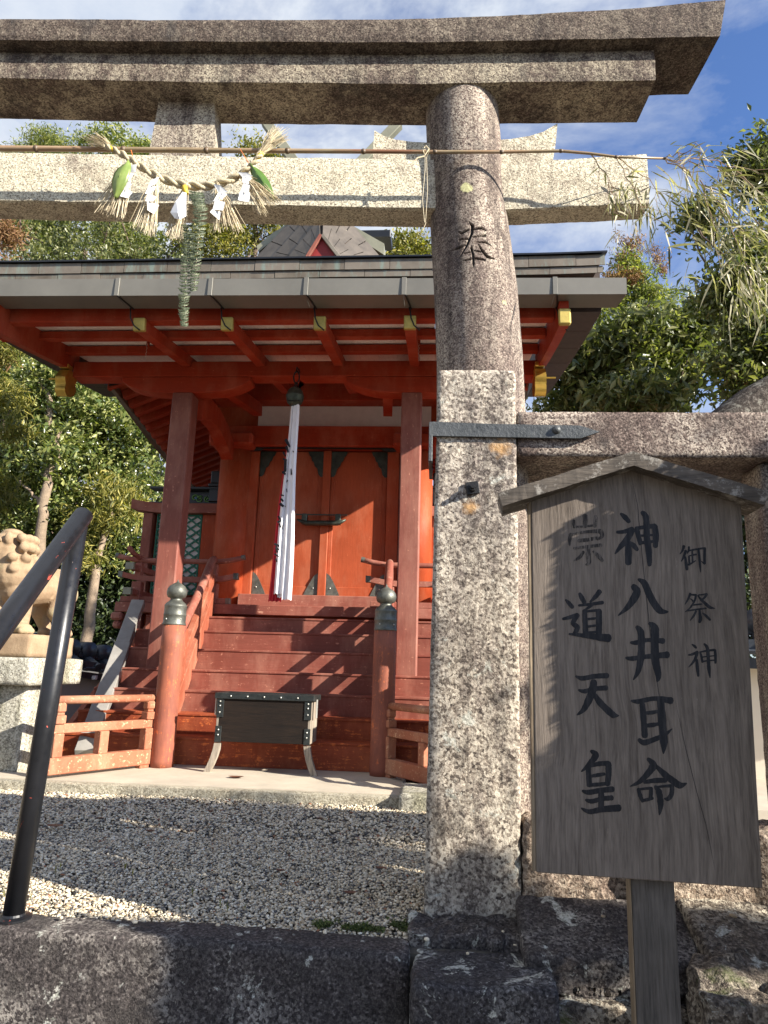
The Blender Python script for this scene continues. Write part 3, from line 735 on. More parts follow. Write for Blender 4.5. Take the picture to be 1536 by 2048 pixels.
# the upright dark stain over the character, a shallow weathered channel
# lintels: curve follows the photograph (centre is left of the frame)
def curve_x(xs, zs, x): return float(np.interp(x, xs, zs))
XC = -1.31                                          # middle of the gateway in its own frame
def zb_kas(x):
    return curve_x([-3.8, -3.0, -2.1, -1.0, -.24, .70, 1.14], [3.50, 3.43, 3.414, 3.425, 3.436, 3.474, 3.494], x)
def zt_kas(x):
    return curve_x([-3.8, -3.0, -2.1, -1.2, -.35, .08, .52, .80, 1.06, 1.2], [3.70, 3.56, 3.532, 3.542, 3.560, 3.586, 3.622, 3.652, 3.689, 3.707], x)
def zb_shi(x): return curve_x([0, 1.07, 1.4, 2.1], [3.272, 3.280, 3.296, 3.318], abs(x - XC))
def lintel(x0, x1, y0, y1, zb, zt, n=90, slant=(0, 0), bev=.008, seed=0, amp=.002):
    rows = []
    ny = 8; nz = 5
    for i in range(n + 1):
        x = x0 + (x1 - x0) * i / n; zbv, ztv = zb(x), zt(x)
        ring = []
        for k in range(ny): ring.append((y0 + (y1 - y0) * k / ny, zbv))
        for k in range(nz): ring.append((y1, zbv + (ztv - zbv) * k / nz))
        for k in range(ny): ring.append((y1 + (y0 - y1) * k / ny, ztv))
        for k in range(nz): ring.append((y0, ztv + (zbv - ztv) * k / nz))
        R_ = []
        for y, z in ring:
            e = slant[0] * (1 - i / n) ** 30 if i < n / 2 else slant[1] * (i / n) ** 30
            f = (z - zbv) / (ztv - zbv)
            R_.append((x + e * (f - 1), y, z))
        # soften the corners
        rr_ = []
        for q in R_:
            y, z = q[1], q[2]
            cy = min(y - y0, y1 - y); cz = min(z - zbv, ztv - z)
            if cy < 1e-6 and cz < 1e-6:
                y += bev * .5 if abs(y - y0) < 1e-6 else -bev * .5; z += bev * .5 if abs(z - zbv) < 1e-6 else -bev * .5
            rr_.append((q[0], y, z))
        rows.append(rr_)
    g = sweep_quads(rows); g = rough(g, amp, 9, seed, amp * .7, 40)
    return xform(g, TW)
o = part('upper_lintel', lintel(XC - 2.45, 1.045, -.235, .09, zb_kas, zt_kas, 110, (0.05, -0.0), seed=3), G_lintel, torii, False)
# cut the lintel end on the slant seen in the photograph
for v in o.data.vertices:
    p = np.array(v.co) - TO; xl = p @ tx
    if xl > .80:
        f = (v.co.z - zb_kas(xl)) / (zt_kas(xl) - zb_kas(xl)); k = (xl - .80) / .245
        yl = p @ ty
        v.co += Vector(tx) * (k * (0.040 * f - 0.02 - 0.02 * (yl + .2)))
fix_normals(o)
o = part('lower_lintel', lintel(XC - 2.08, .765, -.175, .075, zb_shi, lambda x: zb_kas(x) + .004, 90, seed=5), G_lintel2, torii, False); fix_normals(o)
# tie beam: built in the three lengths that show
def zc(a, b): return lambda x: a + b * (x - .13)
nk = lambda x0, x1, zb, zt, y0, y1, seed: lintel(x0, x1, y0, y1, zb, zt, 60, seed=seed, amp=.0025)
o = part('tie_beam', nk(-2.9, .0, lambda x: 2.736, lambda x: 2.981, -.085, .062, 11), G_nuki, torii, False); fix_normals(o)
o = part('tie_beam', nk(.0, .745, lambda x: 2.740 + .072 * max(0, x - .13), lambda x: 2.975 + .095 * max(0, x - .13), -.080, .045, 12), G_nuki, torii, False, 'free end of the tie beam, right of the pillar'); fix_normals(o)
# strut between tie beam and lintel
def frustum(x0, x1, X0, X1, y0, y1, za, zb_, n=10):
    rows = []
    for i in range(n + 1):
        f = i / n; a = x0 + (X0 - x0) * f; b = x1 + (X1 - x1) * f; z = za + (zb_ - za) * f; m_ = 6
        ring = [(a + (b - a) * k / m_, y0, z) for k in range(m_)] + [(b, y0 + (y1 - y0) * k / 3, z) for k in range(3)] + [(b + (a - b) * k / m_, y1, z) for k in range(m_)] + [(a, y1 + (y0 - y1) * k / 3, z) for k in range(3)]
        rows.append(ring)
    return xform(rough(sweep_quads(rows), .003, 9, 4.0, .002, 30), TW)
o = part('strut', frustum(-1.452, -1.150, -1.432, -1.185, -.06, .08, 2.975, 3.30), G_strut, torii); fix_normals(o)
# wedges on both sides of the pillar
def wedge(pts): return xform(rough(prism(pts, -.055, .045), .002, 12), TW)
o = part('wedge', wedge([(-.455, 2.985), (-.15, 2.985), (-.15, 3.085), (-.28, 3.088), (-.36, 3.10), (-.41, 3.118), (-.452, 3.145)]), G_nuki, torii); fix_normals(o)
o = part('wedge', wedge([(.06, 2.98), (.338, 3.0), (.352, 3.08), (.365, 3.198), (.30, 3.152), (.24, 3.128), (.15, 3.112), (.06, 3.105)]), G_nuki, torii); fix_normals(o)

# ================================================================== stone fence frame bolted to the pillar
frame = thing('stone_fence_frame', (0.13, 2.6, 0), 'speckled square granite post with an iron strap and a granite crossbar running right from it', 'stone post')
rp = at(940, 1000, 2.56)
G_post = granite('granite_post', (0.72, 0.64, 0.52), (0.34, 0.28, 0.22), (0.06, 0.048, 0.044), (0.17, 0.135, 0.118), 0.44, 62, drip=1, patch=3.4, lichen=0.34,
                 rust=[(*at(940, 1015, 2.56), .035), (*at(1000, 895, 2.56), .05)], flake=0.48, streak=0.45)
def taperpost(v):
    v = v.copy(); f = v[2] / 1.93; c = .130 + .012 * f; v[0] = c + (v[0] - .130) * (1.0 - .075 * f); return v
block('support_post', (-.032, 2.555, -.04), (.288, 2.73, 1.928), G_post, frame, .016, .010, .002, 3, .0035, 34, 2.5, taperpost)
block('crossbar', (.290, 2.565, 1.585), (3.2, 2.98, 1.762), G_beam, frame, .022, .008, .002, 3, .003, 30, 7.0)
block('end_post', (1.185, 2.62, .25), (1.50, 2.80, 1.585), G_strut, frame, .03, .010, .002, 3, .003, 30, 8.0)
# strap
z0, z1 = at(868, 873, 2.55)[2], at(868, 845, 2.55)[2]
sx1 = at(1198, 865, 2.55)[0]; sxs = at(1160, 865, 2.55)[0]
zs0, zs1 = at(1150, 878, 2.55)[2], at(1175, 853, 2.55)[2]
zt = at(1198, 865, 2.55)[2]
st = part('iron_strap', rough(prism([(-.027, z0), (.2, (z0 + zs0) / 2), (sxs - .07, zs0), (sxs - .02, zs0), (sxs, zs0), (sx1, zt), (sxs, zs1), (.2, (z1 + zs1) / 2 - .001), (-.027, z1)], 2.540, 2.553), .0012, 30), M_strap, frame)
fix_normals(st)
part('iron_strap', box((-.040, 2.540, z0 - .10), (-.026, 2.80, z1), .002), M_strap, frame)
b = at(1113, 860, 2.54)
bolt = part('strap_bolt', ball((b[0], 2.538, b[2]), .016, 12, 8, (1, .9, 1)), M_strap, frame, True)
b = at(945, 977, 2.555)
q = .024
pl = part('bolt_plate', xform(box((-q, -.006, -q), (q, .004, q), .002), lambda v: np.array((b[0] + v[0] * cos(.15) - v[2] * sin(.15), 2.549 + v[1], b[2] + v[0] * sin(.15) + v[2] * cos(.15)))), M_iron, frame)
nutg = prism([(b[0] + .016 * cos(k * pi / 3), b[2] + .016 * sin(k * pi / 3)) for k in range(6)], 2.526, 2.544)
part('nut', nutg, M_iron, frame); fix_normals(bpy.data.objects[-1]) if False else None
part('bolt_end', tube([(b[0], 2.51, b[2]), (b[0], 2.53, b[2])], .009, 12), M_iron, frame)

# ================================================================== wooden sign
SA = radians(-3.8); SX = np.array([cos(SA), sin(SA), 0]); SY = np.array([-sin(SA), cos(SA), 0]); SO = np.array([0.55, 2.0, 0.0])
def SWd(v): return SO + SX * v[0] + SY * v[1] + np.array((0, 0, v[2]))
def atS(px, py, yl=0.0):
    d = ray(px, py); q = CP - SO; t = (yl - q @ SY) / (d @ SY); p = q + d * t
    return (p @ SX, p[2])
sign = thing('wooden_notice_board', (0.55, 2.0, -0.8), 'grey weathered notice board with a small pitched roof and black brush characters', 'sign')
bl, br = atS(1068, 1745)[0], atS(1536, 1778)[0]; zb0 = atS(1068, 1745)[1]; zb1 = atS(1520, 1777)[1]
tl = atS(1062, 985)[0]; zt0 = atS(1062, 985)[1]; pk = atS(1270, 925); tr = atS(1478, 985)
TH = .030
out_ = [(bl + .006, zb0), (br - .012, zb1), (tr[0] + .004, tr[1] - .01), (pk[0], pk[1] + .02), (tl, zt0 - .01)]
def boardmesh():
    # board split along two visible seams, faces finely cut so that the cupping of old planks shows
    g = prism([(x, z) for x, z in out_], 0.0, TH); return xform(g, SWd)
bo = part('board', boardmesh(), M_sign, sign); fix_normals(bo)
bvm = bo.modifiers.new('bevel', 'BEVEL'); bvm.width = .003; bvm.segments = 2
# lighter sawn edge on the left
part('edge_strip', xform(box((bl - .004, .002, zb0 + .002), (bl + .006, TH - .002, zt0 - .02), .002), lambda v: SWd(v + np.array(((v[2] - zb0) / (zt0 - zb0) * (tl - bl - .006), 0, 0)))), M_signedge, sign)
# cracks: thin dark slots let into the face
def crack(pts, w):
    V = []; Fc = []
    for i, (px, py) in enumerate(pts):
        x, z = atS(px, py); ww = w * (1 if 0 < i < len(pts) - 1 else .2)
        V += [SWd((x - ww, -.0006, z)), SWd((x + ww, -.0006, z))]
    for i in range(len(pts) - 1): Fc.append((2 * i, 2 * i + 1, 2 * i + 3, 2 * i + 2))
    return V, Fc
part('crack', crack([(1263, 955), (1275, 1010), (1285, 1120), (1297, 1235), (1308, 1330), (1320, 1400), (1334, 1460)], .0007), M_ink, sign)
part('crack', crack([(1350, 1400), (1372, 1500), (1395, 1590), (1412, 1650), (1430, 1740)], .0007), M_ink, sign)
# roof: two planks meeting at a peak, sloping down to the two sides
def roofplank(p_in, p_out, fy, by, th):
    a, b = np.array(p_in), np.array(p_out); d = (b - a) / np.linalg.norm(b - a); nrm = np.array((-d[1], d[0])); nrm = nrm if nrm[1] > 0 else -nrm
    poly = [tuple(a), tuple(b), tuple(b + nrm * th), (a[0], (a + nrm * th)[1] + .002)]
    rows = []
    N = 26
    for i in range(N + 1):
        f = i / N; lo_ = a + (b - a) * f; hi_ = np.array(poly[3]) + (np.array(poly[2]) - np.array(poly[3])) * f
        ring = [(lo_[0], fy, lo_[1]), (lo_[0], (fy + by) / 2, lo_[1]), (lo_[0], by, lo_[1]), (hi_[0], by, hi_[1]), (hi_[0], (fy + by) / 2, hi_[1]), (hi_[0], fy, hi_[1])]
        rows.append(ring)
    return xform(rough(sweep_quads(rows), .0018, 22, 3, .0012, 60), SWd)
FY, BY = -.055, .085
pin = atS(1268, 931, FY); pl_ = atS(1006, 1012, FY); pr_ = atS(1529, 1010, FY); ptop = atS(1268, 897, FY); th_ = ptop[1] - pin[1] - .006
for nm, q in (('roof_plank', pl_), ('roof_plank', pr_)):
    o = part(nm, roofplank(pin, q, FY, BY, th_ * .93), M_signroof, sign); fix_normals(o)
# nail plate on the seam
xl, zl = atS(1300, 1768)
px0, px1 = atS(1262, 1768, .035)[0], atS(1349, 1768, .035)[0]
o = part('post', xform(gridbox((px0, TH + .003, -.80), (px1, TH + .065, zb0 + .6), .03, .004), SWd), M_signpost, sign)
part('post_edge', xform(box((px0 - .003, TH + .006, -.80), (px0 + .0005, TH + .062, zb0 + .4), .001), SWd), M_signedge, sign)

def brush(S, plane, off, base_w, seed=0):
    """flat brush strokes with swelling width and rounded ends; each stroke lifts 0.05 mm over the one before"""
    R = np.random.default_rng(seed); V = []; Fc = []
    for si, st in enumerate(S):
        P = np.array([(x, y) for x, y, w in st], float); Wd = np.array([w for *_, w in st], float)
        # resample with smooth interpolation
        n = len(P); T = np.arange(n); tt = np.linspace(0, n - 1, (n - 1) * 7 + 1)
        def cat(A):
            out = []
            for t in tt:
                i = min(int(t), n - 2); f = t - i; p0 = A[max(i - 1, 0)]; p1 = A[i]; p2 = A[i + 1]; p3 = A[min(i + 2, n - 1)]
                out.append(.5 * ((2 * p1) + (p2 - p0) * f + (2 * p0 - 5 * p1 + 4 * p2 - p3) * f * f + (3 * p1 - p0 - 3 * p2 + p3) * f ** 3))
            return np.array(out)
        Q = cat(P) if n > 2 else np.array([P[0] + (P[1] - P[0]) * t for t in tt])
        ww = base_w * np.interp(tt, T, Wd) * (1 + R.normal(0, .035, len(tt)))
        D = np.gradient(Q, axis=0); D /= np.linalg.norm(D, axis=1)[:, None] + 1e-9; Nn = np.stack([-D[:, 1], D[:, 0]], 1)
        Lp = Q + Nn * ww[:, None] / 2; Rp = Q - Nn * ww[:, None] / 2
        cap0 = [Q[0] - D[0] * ww[0] * .38 * cos(a) + Nn[0] * ww[0] * .5 * sin(a) for a in (pi * .25, 0, -pi * .25)]
        cap1 = [Q[-1] + D[-1] * ww[-1] * .38 * cos(a) + Nn[-1] * ww[-1] * .5 * sin(a) for a in (-pi * .25, 0, pi * .25)]
        b = len(V); m_ = len(Q); dz = off + .00005 * si
        for k in range(m_): V += [plane(Lp[k], dz), plane(Rp[k], dz)]
        for k in range(m_ - 1): Fc.append((b + 2 * k, b + 2 * k + 1, b + 2 * k + 3, b + 2 * k + 2))
        for cap, (ia, ib) in ((cap0, (b + 1, b)), (cap1, (b + 2 * m_ - 2, b + 2 * m_ - 1))):
            cc = len(V); V += [plane(c, dz) for c in cap]
            if ia == b + 1: Fc += [(b, cc, cc + 1), (b, cc + 1, b + 1), (b + 1, cc + 1, cc + 2)]
            else: Fc += [(ib, cc, cc + 1), (ib, cc + 1, ia), (ia, cc + 1, cc + 2)]
    return V, Fc
Z1, Z2, Z3 = (1100, 980, 4.8), (1100, 980, 4.8), (1330, 1060, 6.4)
KJ = {
 'a': (Z1, [[(335,245,44),(338,300,44),(335,350,40)],[(225,295,30),(228,330,28),(240,358,24)],[(228,356,22),(330,350,18),(440,338,22)],[(438,255,34),(436,300,36),(428,350,30)],
      [(200,425,36),(188,480,30),(188,530,14)],[(205,428,18),(350,402,26),(485,395,40)],[(485,395,44),(500,440,34),(455,478,14)],[(270,488,30),(360,478,34),(455,460,26)],
      [(230,560,20),(350,545,26),(490,530,32)],[(365,560,40),(368,640,44),(372,700,36),(345,718,14)],[(320,595,26),(285,645,30),(228,680,12)],[(415,590,18),(465,635,40),(502,680,26)]]),
 'b': (Z1, [[(680,228,22),(720,262,46),(758,305,34)],[(645,405,26),(710,400,34),(790,375,44)],[(790,385,52),(735,480,56),(680,540,44),(625,612,12)],[(750,490,44),(752,600,60),(752,700,56)],
      [(765,500,20),(805,535,46),(838,575,28)],[(885,215,34),(922,270,56),(930,450,56),(948,600,56),(955,720,34)],[(828,372,36),(848,440,44),(868,515,40)],[(825,368,30),(920,355,34),(1005,345,44)],
      [(1005,350,50),(1015,440,54),(1012,540,40)],[(850,440,20),(930,436,20),(990,432,18)],[(860,508,30),(930,502,26),(1000,492,24)]]),
 'c': (Z1, [[(800,925,50),(835,975,66),(800,1050,66),(740,1130,46),(655,1205,8)],[(850,858,22),(905,895,56),(945,985,60),(1000,1090,62),(1060,1160,60),(1135,1170,10)]]),
 'd': (Z1, [[(775,1465,22),(830,1465,42),(940,1440,34),(1085,1450,54)],[(730,1612,22),(790,1618,42),(920,1600,40),(1125,1582,58)],
      [(835,1315,34),(872,1370,60),(878,1500,60),(870,1620,62),(845,1740,46),(800,1822,10)],[(955,1280,30),(1005,1330,72),(1005,1480,70),(1012,1640,70),(1040,1780,52),(1030,1835,20)]]),
 'e': (Z2, [[(780,2024,18),(850,2030,42),(1000,2002,40),(1160,2022,62)],[(885,2060,50),(898,2200,52),(910,2360,56)],[(1060,2020,60),(1078,2250,70),(1092,2420,66),(1088,2530,10)],
      [(925,2140,30),(980,2136,36),(1035,2124,26)],[(925,2262,36),(980,2256,40),(1040,2245,28)],[(855,2398,34),(905,2425,50),(1010,2390,44),(1100,2350,36),(1172,2292,8)]]),
 'f': (Z2, [[(940,2580,26),(990,2640,66),(940,2720,56),(860,2800,40),(768,2846,8)],[(1015,2645,22),(1090,2720,54),(1190,2800,60),(1250,2835,60),(1312,2815,10)],[(905,2805,28),(1000,2790,44),(1110,2785,46)],
      [(848,2870,30),(865,2930,38),(888,2990,26)],[(850,2875,20),(915,2866,24),(975,2862,26)],[(970,2865,34),(968,2920,36),(962,2965,30)],[(888,2980,26),(935,2972,30),(985,2958,26)],
      [(1010,2845,26),(1045,2900,54),(1060,3000,54),(1058,3060,40),(1050,3118,10)],[(1030,2850,18),(1110,2842,24),(1170,2840,34)],[(1172,2845,36),(1165,2920,42),(1132,2965,40),(1098,2960,12)]]),
 'g': (Z1, [[(285,995,26),(305,1035,44),(330,1080,38)],[(475,975,44),(440,1020,40),(385,1075,16)],[(278,1108,20),(380,1098,26),(505,1080,34)],[(405,1100,28),(370,1128,26),(335,1150,14)],
      [(332,1160,40),(336,1260,46),(342,1385,46)],[(330,1168,20),(400,1160,22),(475,1155,30)],[(468,1160,52),(470,1270,56),(468,1385,52)],[(358,1240,20),(400,1236,22),(445,1230,18)],[(358,1312,22),(400,1306,22),(445,1300,18)],[(350,1372,24),(450,1362,22)],
      [(150,1055,16),(180,1085,36),(215,1125,34)],[(125,1238,22),(190,1222,34),(262,1198,36)],[(265,1200,40),(222,1275,42),(262,1320,46),(235,1380,34)],[(185,1382,16),(280,1392,34),(420,1408,50),(560,1422,72)]]),
 'h': (Z2, [[(248,1788,16),(310,1808,42),(430,1788,42),(550,1782,46)],[(275,1920,18),(330,1932,38),(430,1908,40),(540,1900,46)],[(420,1840,60),(405,1930,68),(370,2020,64),(320,2110,44),(258,2160,10)],
      [(425,1960,34),(480,2040,56),(560,2120,60),(610,2160,56),(660,2166,8)]]),
 'i': (Z2, [[(395,2506,26),(438,2545,58),(380,2630,50),(302,2702,12)],[(368,2640,44),(370,2730,46),(378,2832,50)],[(380,2650,28),(470,2628,42),(560,2622,44)],[(560,2625,52),(562,2720,54),(552,2825,48)],
      [(400,2746,26),(460,2736,34),(520,2726,28)],[(385,2832,34),(470,2826,34),(560,2815,34)],[(312,2888,20),(370,2902,46),(480,2884,46),(600,2872,52)],[(345,2975,22),(400,2988,42),(500,2964,42),(592,2955,46)],
      [(490,2880,48),(492,2960,52),(490,3050,50)],[(302,3055,14),(380,3088,44),(500,3065,50),(660,3052,64)]]),
 'j': (Z3, [[(240,208,36),(225,260,28),(190,308,10)],[(265,268,34),(240,340,30),(208,402,10)],[(258,345,24),(268,420,36),(280,505,34)],[(305,218,24),(302,260,26),(285,300,12)],[(295,268,16),(350,256,22),(405,246,22)],
      [(300,335,12),(350,322,20),(400,312,20)],[(346,262,22),(350,340,22),(352,415,22)],[(306,345,22),(310,400,24),(312,448,22)],[(285,448,22),(335,428,22),(392,392,10)],
      [(425,240,26),(436,330,28),(446,440,28),(455,542,8)],[(420,248,20),(465,236,22),(512,238,30)],[(508,240,32),(504,340,32),(506,428,28)],[(505,432,26),(485,418,18),(465,400,8)]]),
 'k': (Z3, [[(322,815,30),(298,880,26),(255,952,8)],[(330,828,18),(395,832,26)],[(395,830,26),(380,900,24),(330,985,20),(258,1050,8)],[(325,880,12),(358,905,16)],[(345,905,10),(372,935,14)],
      [(425,832,14),(480,828,18),(530,820,28)],[(535,822,30),(500,870,26),(450,905,10)],[(420,840,16),(460,890,28),(530,955,40),(575,990,36),(640,1005,6)],[(330,968,12),(400,955,20),(470,950,20)],
      [(285,1035,16),(400,1018,22),(525,1002,18)],[(440,1020,22),(445,1080,34),(452,1140,44),(440,1180,30)],[(395,1040,24),(365,1100,26),(320,1158,8)],[(480,1062,14),(525,1100,30),(575,1150,26)]]),
 'l': (Z3, [[(345,1465,12),(375,1485,32),(398,1508,24)],[(298,1600,14),(345,1592,28),(415,1562,34)],[(412,1570,34),(385,1650,34),(345,1710,24),(300,1756,8)],[(405,1660,28),(412,1750,40),(425,1868,26)],
      [(500,1458,22),(540,1510,40),(552,1640,40),(562,1780,42),(576,1890,12)],[(448,1560,22),(465,1620,28),(478,1690,26)],[(448,1562,18),(540,1545,22),(630,1535,30)],[(638,1538,30),(645,1620,34),(645,1700,26)],
      [(468,1628,14),(545,1618,14),(628,1610,14)],[(478,1682,16),(560,1672,18),(640,1665,16)]]),
}
for key, (Z, S) in KJ.items():
    ox, oy, s = Z
    def plane(p, dz, ox=ox, oy=oy, s=s):
        x, z = atS(ox + p[0] / s, oy + p[1] / s); return tuple(SWd((x, -.0005 - dz, z)))
    o = part('character', brush(S, plane, 0.0, 1.12, ord(key)), M_inkf if key == 'a' else M_ink, sign)

# ================================================================== black handrail
hr = thing('handrail', (-1.32, 2.40, 0), 'black painted steel pipe handrail with red rust chips at the left of the steps', 'handrail')
J = at(160, 1040, 2.40); foot = atz(37, 1828, 0.0); foot[1] = 2.36
foot = np.array([-1.315, 2.36, 0.0]); J = np.array([at(158, 1042, 2.36)[0], 2.36, at(158, 1042, 2.36)[2]])
rp_ = .032
dd = np.array([0.02, -1.0, -1.05])
part('upright', tube([foot, foot + (J - foot) * .5, J - (J - foot) * .015], rp_, 28), M_pipe, hr, True)
E1 = J + dd * 1.7
part('rail', tube([J + np.array((0, .028, .028)), J + dd * .5, E1], rp_ * 1.03, 28), M_pipe, hr, True)
part('base_plate', lathe([(.055, 0.0), (.055, .006), (.036, .010), (.034, .016)], foot[0], foot[1], 24), M_pipe, hr)
f2 = np.array([E1[0], E1[1] + .25, -.80])
part('upright', tube([f2, (f2[0], f2[1], (E1 + (J - E1) * .147)[2])], rp_, 20), M_pipe, hr, True)
# ================================================================== the shrine building
AZ = 0.05
apron = thing('concrete_apron', (-1.3, 5.0, 0), 'smooth pale concrete slab with a pebbled front edge under the shrine stairs', 'slab')
part('slab', gridbox((-5.2, 4.60, -.3), (-.215, 7.0, AZ), .12, .006), M_conc, apron)
part('front_edge', rough(gridbox((-5.2, 4.50, -.3), (-.215, 4.597, AZ - .004), .05, .008), .002, 20), M_conc2, apron)
part('side_slab', gridbox((.03, 4.60, -.3), (3.0, 7.0, AZ), .12, .006), M_conc, apron)
block('corner_stone', (-.212, 4.40, -.2), (.028, 4.85, .085), G_ped, apron, .03, .012, .002, 4, .002, 25, 3.3)
deadleaf(472, 1556, AZ, .11, label='brown dead leaf lying on the pale concrete in front of the offertory box')

SH = thing('shrine_building', (-1.3, 7.0, AZ), 'vermilion shrine with a copper eave, wooden stairs, double doors and a small gable', 'shrine')
XA = -1.31
# ---- stairs
ypx = [1481, 1433, 1386, 1344, 1302, 1265, 1236]
SX0, SX1 = -2.86, .22
zp = AZ; SY0 = 5.48; ST = .232
RZ = []
for i, yp in enumerate(ypx):
    Yi = SY0 + ST * i; z = at(500, yp, Yi)[2]; RZ.append(z)
    m_ = V_steplow if i < 2 else V_step
    r_ = part('riser', box((SX0, Yi, zp - (.02 if i else 0)), (SX1, Yi + .03, z - .0015), .003), m_, SH)
    part('tread', box((SX0, Yi - .008, z - .012), (SX1, Yi + ST + .028, z + .008), .004), m_, SH)
    zp = z + .008
# side cheek boards that close the stairs left and right
for xs, s in ((SX0, -1), (SX1, 1)):
    poly = [(SY0 - .03, AZ), (SY0 - .03, RZ[0] - .06), (7.1, RZ[6] - .02), (7.1, AZ)]
    x0 = xs - .05 if s < 0 else xs + .002
    o = part('cheek_board', prism(poly, x0, x0 + .045, 'x'), V_stringer, SH); fix_normals(o)
FZ = at(500, 1209, 7.12)[2]
# ---- veranda
for k in range(16):
    x0 = -3.28 + k * .245
    part('floor_board', box((x0, 7.14, FZ - .045), (x0 + .241, 7.66, FZ - .006), .003), V_step, SH)
part('veranda_edge_beam', box((-3.30, 7.10, FZ - .105), (.67, 7.20, FZ - .002), .006), V_rail, SH)
part('floor_beam', box((-3.2, 7.24, FZ - .28), (.6, 7.32, FZ - .05), .004), V_wall, SH)
part('underfloor_panel', box((-3.15, 7.34, AZ), (.55, 7.37, FZ - .05), 0), V_wall, SH)
for x in (-3.16, .50):
    part('veranda_post', box((x, 7.16, AZ), (x + .13, 7.29, FZ - .11), .006), V_post, SH)
for x in (-3.33, .60):
    part('bracket_end', box((x, 7.08, FZ - .19), (x + .12, 7.30, FZ - .108), .02), V_rail, SH)
    part('bracket_end', box((x + .02, 7.10, FZ - .27), (x + .10, 7.30, FZ - .195), .02), V_rail, SH)
# ---- railing of the veranda
def upturn(x0, x1, y, z, r, up0=False, up1=False):
    """rail along x; ends that sweep upward"""
    pts = []
    n = 14
    for i in range(n + 1):
        x = x0 + (x1 - x0) * i / n; dz = 0
        if up0: dz += .05 * max(0, 1 - (x - x0) / .30) ** 1.6
        if up1: dz += .05 * max(0, 1 - (x1 - x) / .30) ** 1.6
        pts.append((x, y, z + dz))
    return pts
def flatrail(pts, w, h):
    rows = []
    for p in pts: rows.append([(p[0], p[1] - w / 2, p[2] - h / 2), (p[0], p[1] + w / 2, p[2] - h / 2), (p[0], p[1] + w / 2, p[2] + h / 2), (p[0], p[1] - w / 2, p[2] + h / 2)])
    return sweep_quads(rows)
zt = 1.825; zm = 1.635
for x0, x1, a, b in ((-3.36, -1.995, True, True), (-.775, .76, True, True)):
    tr_ = part('top_rail', tube(upturn(x0, x1, 7.15, zt, .03, a, b), .027, 14), V_rail, SH, True)
    for xe, sg in ((x0, -1), (x1, 1)):
        part('rail_cap', tube([(xe - sg * .03, 7.15, zt + .046), (xe + sg * .006, 7.15, zt + .052)], .0285, 14), M_bronze, tr_, False)
    mr = part('middle_rail', flatrail(upturn(x0 + .05, x1 - .05, 7.15, zm, .03, a, b), .06, .055), V_rail, SH); fix_normals(mr)
    for xe in (x0 + .048, x1 - .098):
        part('rail_cap', box((xe, 7.118, zm + .008), (xe + .05, 7.182, zm + .074), .003), M_bronze, mr)
    part('base_rail', box((x0 + .1, 7.12, FZ), (x1 - .16, 7.18, FZ + .058), .004), V_rail, SH)
    br_ = part('rail_cap', box((x1 - .16, 7.118, FZ - .001), (x1 - .115, 7.182, FZ + .06), .003), M_bronze, SH)
for x in (-2.30, -.485, -3.10, .49):
    part('rail_post', box((x - .048, 7.105, FZ), (x + .048, 7.198, 1.60), .004), V_rail, SH)
    part('rail_post', box((x - .035, 7.118, 1.665), (x + .035, 7.184, 1.80), .006), V_rail, SH)
for x in (-2.75, -.02):
    part('rail_strut', box((x - .03, 7.12, FZ + .06), (x + .03, 7.18, 1.60), .004), V_rail, SH)
# side rails running back, their capped ends pointing at the stairs
for sx, s in ((-3.10, -1), (.49, 1)):
    part('side_rail', tube([(sx + s * .0, 6.86, zt + .085), (sx, 6.97, zt + .045), (sx, 7.12, zt + .028), (sx, 9.8, zt + .03)], .026, 12), V_rail, SH, True)
    for z in (zm + .07, FZ + .06):
        sr = part('side_rail', box((sx - .03, 6.94, z), (sx + .03, 9.8, z + .06), .004), V_rail, SH)
        part('rail_cap', box((sx - .042, 6.90, z - .006), (sx + .042, 6.945, z + .066), .003), M_chigi, sr)
    part('side_floor', box((sx - .18 if s < 0 else sx - .3, 7.67, FZ - .08), (sx + .3 if s < 0 else sx + .18, 9.8, FZ - .006), .004), V_step, SH)
# ---- newel posts with bronze onion caps
prof = [(.084, 0), (.086, .05), (.084, .9), (.083, 1.06)]
capp = [(.0855, 1.06), (.0865, 1.065), (.086, 1.075), (.083, 1.08), (.0825, 1.13), (.085, 1.135), (.085, 1.145), (.082, 1.15), (.0815, 1.20), (.0835, 1.206), (.0825, 1.217), (.078, 1.222),
        (.072, 1.232), (.050, 1.250), (.043, 1.262), (.047, 1.272), (.066, 1.280), (.074, 1.300), (.0765, 1.322), (.071, 1.348), (.056, 1.370), (.030, 1.388), (.012, 1.398), (.005, 1.412), (.001, 1.422)]
newel_x = [(-1.995, 5.33), (-.385, 5.35)]
for x, y in newel_x:
    k = (1.415 - AZ) / 1.412
    nw = part('newel_post', lathe([(r, AZ + z * .965) for r, z in prof], x, y, 32), V_newel, SH, True)
    cp_ = part('bronze_cap', lathe([(r, AZ + z * .965) for r, z in capp], x, y, 32), M_bronze, nw, True)
    for a in (-.45, .9, 2.3):
        part('rivet', ball((x + .084 * sin(a), y - .084 * cos(a), AZ + 1.105 * .965), .006, 8, 6), M_stud, nw, True)
